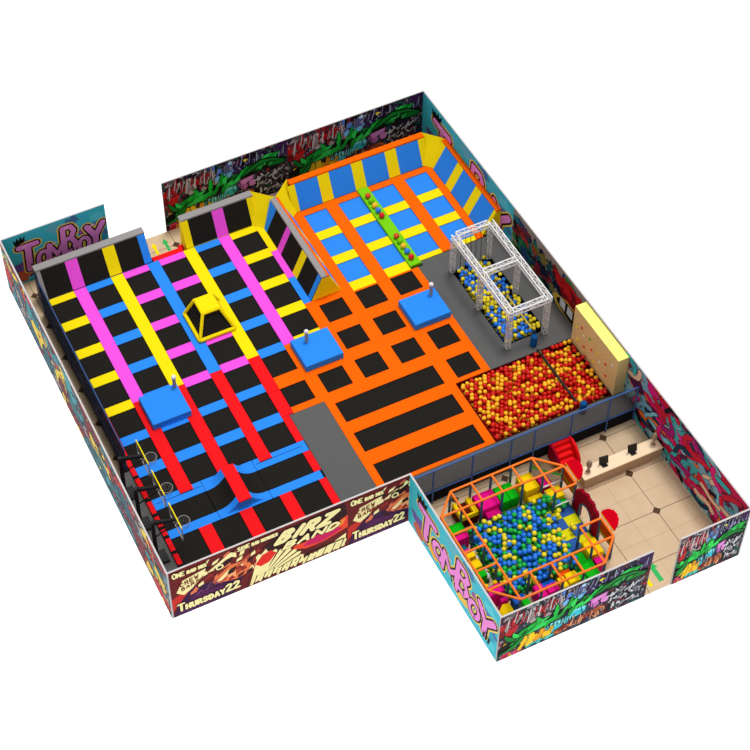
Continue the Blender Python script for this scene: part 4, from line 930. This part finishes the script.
# arch
yc = (KY[2] + KY[4]) / 2; t = empty('entrance_arch', (15.64, yc, 0), 'crimson notched entrance arch with a blue-edged round opening', 'arch')
outer = []; inner = []; N = 40
for i in range(N + 1):
    a = math.pi * (1 - i / N); k_ = int(i / 2.5) % 2
    Ro = .82; bump = .07 if (i // 3) % 2 and 4 < i < 36 else 0
    outer.append((yc + (Ro + bump) * math.cos(a), 0.8 + (.84 + bump * 1.3) * math.sin(a))); inner.append((yc + .4 * math.cos(a), .52 + .55 * math.sin(a)))
m = MB(); ox = [(yc - .82, .002)] + outer + [(yc + .82, .002)]; ix = [(yc - .4, .002)] + inner + [(yc + .4, .002)]
for xx0, xx1 in ((15.6, 15.72),):
    L = len(ox); vs = [(xx0, a, b_) for a, b_ in ox] + [(xx0, a, b_) for a, b_ in ix] + [(xx1, a, b_) for a, b_ in ox] + [(xx1, a, b_) for a, b_ in ix]; fs = []
    for i in range(L - 1): fs += [(i, i + 1, L + i + 1, L + i), (2 * L + i, 3 * L + i, 3 * L + i + 1, 2 * L + i + 1), (i, 2 * L + i, 2 * L + i + 1, i + 1), (L + i, L + i + 1, 3 * L + i + 1, 3 * L + i)]
    m.add(vs, fs, DRF)
m.obj('arch_body', t)
m = MB(); m.path([(15.61, a, b_) for a, b_ in ix], .05, BPO, 6); m.obj('opening_trim', t)

# pool
pl = MB(); pl.box(KX[1] + .05, KX[6] - .1, KY[5] + .05, KY[1] - .05, .003, .12, mat('pool_floor', (40, 120, 50), **VP))
pl.obj('pool_base', label='dark green padded base of the small ball pool', cat='padding')
for i in range(2):
    for j in range(4):
        x0 = 14.42 + i * .54; y0 = -4.05 + j * .48; lem = (i + j) % 2
        mt = mat('lemon_tile', (225, 222, 20), **VP) if lem else mat('royal_tile', (50, 96, 178), **VP)
        MB().box(x0, x0 + .53, y0, y0 + .47, .122, .16, mt, ch=.006).obj('foam_tile', label='%s foam floor tile by the arch, %s row from front, %s column' % ('lemon' if lem else 'royal blue', ORD[j], ['left', 'right'][i]), cat='foam tile', group='checkered tiles by the arch')
rk = random.Random(12)
def in3(x, y):
    if x > 14.4 and -4.2 < y < -2.2: return rk.random() < .14
    if x > 14.9: return rk.random() < .15
    if y < -4.2 and x > 14.3: return False
    if y > -1.62: return False
    return rk.random() < .88
r3 = (KX[1] + .08, KX[6] - .15, KY[5] + .05, KY[1] - .02)
n3 = scatter(r3, .1, lambda x, y: .4, [('blue', BB_, .46, 'blue plastic ball in the small pool inside the orange frame'), ('green', BG_, .26, 'green plastic ball in the small pool inside the orange frame'), ('lemon', FY_, .28, 'lemon yellow plastic ball in the small pool inside the orange frame')], in3, rk, .26, 'balls in the small pool', jitter=.04, spacing=1.06)
underlayer((KX[1] + .1, 14.3, KY[5] + .08, KY[1] - .06), .09, .26, [BB_, BB_, BG_, BG_, FY_], lambda x, y: True, rk, 'lower layer of blue, green and yellow balls in the small pool')
m = MB()
# soft blocks: x0,x1,y0,y1,z,mat,label
def block(x0, x1, y0, y1, z, mt, label, z0=.003, name='foam_block'):
    if z0 > .2: z0 = .122
    if KX[1] + .05 < (x0 + x1) / 2 < KX[6] - .1 and KY[5] + .05 < (y0 + y1) / 2 < KY[1] - .05: z0 = .122
    fr = x1 < KX[1] or y1 < KY[5] + .1
    return MB().box(x0, x1, y0, y1, z0, z * (KF if fr else KZ), mt, ch=.02).obj(name, label=label, cat='foam block')
k1 = .06
block(KX[2] + k1, KX[3] - .0, KY[1] + .05, KY[0] - .06, 1.05, MAG, 'magenta foam block in the back row of the play frame')
block(KX[2] + .2, KX[3] - .1, KY[1] - .22, KY[1] + .04, .7, MAG, 'low magenta foam block in front of the back row', .303)
block(KX[3] + .06, KX[3] + .43, KY[1] + .05, KY[0] - .06, .95, GFO, 'left green foam block in the back row')
block(KX[3] + .45, KX[4] - k1, KY[1] + .05, KY[0] - .06, .95, GFO, 'right green foam block in the back row')
block(KX[4] + .22, KX[5] - k1, KY[1] + .05, KY[0] - .06, 1.1, YFO, 'tall yellow foam block in the back row beside the steps')
block(KX[4] + .22, KX[5] - k1, KY[1] - .25, KY[1] - .06, .72, YFO, 'low yellow foam step in front of the tall yellow block', .303)
t = empty('foam_window', (KX[1] + .45, -.9, .003), 'yellow foam window box with maroon inside at the back left corner', 'foam block')
MB().box(KX[1] + .06, KX[2] - .06, KY[1] + .06, KY[0] - .06, .003, .5, MRN).obj('core', t)
for q in ((KX[1] + .06, KX[1] + .2, KY[1] + .06, KY[0] - .06), (KX[2] - .25, KX[2] - .06, KY[1] + .06, KY[0] - .06), (KX[1] + .2, KX[2] - .25, KY[1] + .06, KY[1] + .14)): MB().box(*q, .5, .74, YFO, ch=.015).obj('edge_bar', t)
MB().lathe(KX[4] + .1, KY[1] + .25, [(.06, .122), (.07, .3), (.09, .45), (.05, .58), (.09, .7), (.03, .8)], YFO, 12).obj('punching_post', label='slim yellow skittle shaped post in the back row', cat='post')
# left column
block(KX[0] + .06, KX[1] - .06, KY[2] + .35, KY[1] - .08, .95, GFO, 'green foam block at the top of the left column')
block(KX[0] + .06, KX[1] - .06, KY[2] + .1, KY[2] + .33, .9, MAG, 'narrow magenta foam bar in the left column, rear one')
block(KX[0] + .06, KX[1] - .35, KY[2] - .35, KY[2] - .06, .75, mat('teal_foam', (10, 100, 130), **VP), 'teal foam block in the left column')
block(KX[0] + .06, KX[1] - .35, KY[2] - .58, KY[2] - .37, .95, MAG, 'narrow magenta foam bar in the left column, front one')
block(KX[0] + .06, KX[1] - .3, KY[3] + .06, KY[2] - .6, 1.05, YFO, 'yellow foam step in the left column, rear one')
block(KX[0] + .06, KX[1] - .3, KY[3] - .42, KY[3] - .06, 1.05, YFO, 'yellow foam step in the left column, front one')
block(KX[0] + .06, KX[1] - .3, KY[4] + .07, KY[3] - .44, .95, GFO, 'green foam step in the left column')
def rider(x, y, label):
    t = empty('rocking_toy', (x, y, .003), label, 'rocking toy', 'white rocking toys')
    MB().lathe(x, y, [(.12, .003), (.1, .06), (.05, .1), (.05, .18), (.09, .22)], BPO, 12).obj('base', t)
    m = MB(); m.sphere((x, y, .34), .14, WHT, 14, 8, .8, 1.15, .85); m.sphere((x, y + .16, .52), .09, WHT, 12, 8); m.tube((x, y + .1, .36), (x, y + .16, .52), .06, WHT, 8); m.sphere((x - .05, y + .15, .62), .03, WHT, 8, 6); m.sphere((x + .05, y + .15, .62), .03, WHT, 8, 6); m.obj('body', t)
    MB().tube((x - .14, y + .1, .46), (x + .14, y + .1, .46), .02, YFO, 8).obj('handle', t)
rider(KX[1] - .17, KY[2] - .6, 'white rocking toy in the left column, rear one'); rider(KX[1] - .17, KY[3] - .58, 'white rocking toy in the left column, front one')
for k, x in enumerate((KX[0] + .3, KX[0] + .68)):
    t = empty('bead_post', (x, KY[4] - .3, .003), 'green post with stacked yellow rings in the left column, %s one' % ['outer', 'inner'][k], 'post', 'bead posts')
    MB().tube((x, KY[4] - .3, .003), (x, KY[4] - .3, .7), .04, GFO, 10).obj('post', t)
    for z in (.3, .45, .6, .75): MB().sphere((x, KY[4] - .3, z), .09, YFO if z > .4 else MRN, 12, 8, 1, 1, .7).obj('ring', t)
block(KX[0] + .06, KX[1] - .08, KY[5] + .05, KY[4] - .45, 1.05, MAG, 'magenta foam block at the bottom of the left column')
block(KX[0] + .5, KX[1] - .08, KY[5] - .22, KY[5] - .06, .8, MAG, 'magenta foam block at the front left corner of the frame')
w_ = MB(); w_.hexa([(10.5, -5.45, .003), (10.75, -5.75, .003), (11.35, -5.6, .003), (11.2, -5.1, .003), (10.85, -5.1, .003)], [(10.62, -5.3, .42), (10.8, -5.5, .3), (11.2, -5.45, .3), (11.15, -5.15, .55), (10.9, -5.1, .55)], YFO)
w_.obj('foam_wedge', label='yellow foam wedge in the corner by the two graffiti walls', cat='foam block')
# front row
yf0, yf1 = KY[6] + .06, KY[5] - .06
block(KX[1] + .3, KX[2] - .3, yf0, yf0 + .3, .8, GFO, 'small green foam block in the front row')
block(KX[1] + .1, KX[1] + .6, yf0 + .35, yf1 - .05, .55, BFO, 'blue foam block at the left of front row')
block(KX[2] + .08, KX[2] + .42, yf0 + .05, yf1 - .1, .85, MAG, 'narrow magenta foam block in the front row')
block(KX[2] + .46, KX[3] - .0, yf0 + .05, yf0 + .4, .95, MAG, 'square magenta foam block in the front row')
block(KX[2] + .3, KX[3] + .1, yf0 + .45, yf1 - .02, .6, mat('bright_blue', (14, 96, 220), **VP), 'bright blue foam block in the front row')
block(KX[3] + .14, KX[3] + .4, yf0 + .05, yf0 + .5, .9, YFO, 'narrow yellow foam block in the front row')
block(KX[3] + .44, KX[4] - .0, yf0 + .05, yf0 + .5, 1.0, YFO, 'square yellow foam block in the front row')
block(KX[3] + .3, KX[4] - .1, yf0 + .52, yf1, .85, mat('orange_foam', (240, 90, 10), **VP), 'orange foam block in the front row')
block(KX[4] + .06, KX[4] + .28, yf0 + .05, yf0 + .45, .8, GFO, 'narrow green foam block in the front row')
block(KX[4] + .34, KX[5] - .04, yf0 + .02, yf1 + .02, .85, GFO, 'large green foam block right in the front row')
block(KX[5] + .06, KX[5] + .45, KY[5] - .35, KY[5] - .08, .8, MAG, 'magenta foam block at the front right corner')
block(KX[5] + .08, KX[6] - .25, KY[5] + .08, KY[4] - .1, .9, YFO, 'yellow foam block inside the right corner cell')
block(KX[4] + .5, KX[5] - .05, KY[5] + .1, KY[5] + .5, .6, GFO, 'green foam block inside the pool by the front rail', .303)
tn = MB(); tn.lathe(13.2, KY[6] - .35, [(.3, .003), (.34, .3), (.3, .6), (.2, .75), (.05, .82)], BLKP, 18); tn.obj('foam_dome', label='black dome between play frame and lower graffiti wall', cat='foam block')
# back right cell slide
sl = MB(); sl.hexa([(KX[5] + .1, KY[1] + .1, .003), (KX[6] - .35, KY[1] + .1, .003), (KX[6] - .35, KY[1] + .5, .003), (KX[5] + .1, KY[1] + .6, .003)], [(KX[5] + .1, KY[1] + .1, .5), (KX[6] - .35, KY[1] + .1, .5), (KX[6] - .4, KY[1] + .5, .55), (KX[5] + .1, KY[1] + .6, .6)], MAG)
sl.obj('foam_block', label='magenta foam platform in the back right cell', cat='foam block')
block(KX[5] + .08, KX[6] - .2, KY[2] + .3, KY[1] - .08, .8, YFO, 'yellow foam platform behind the arch')
block(KX[5] + .08, KX[6] - .2, KY[2] + .04, KY[2] + .26, .5, GFO, 'green foam ledge behind the arch')
for o in bpy.data.objects:
    if '_org' in o: del o['_org']
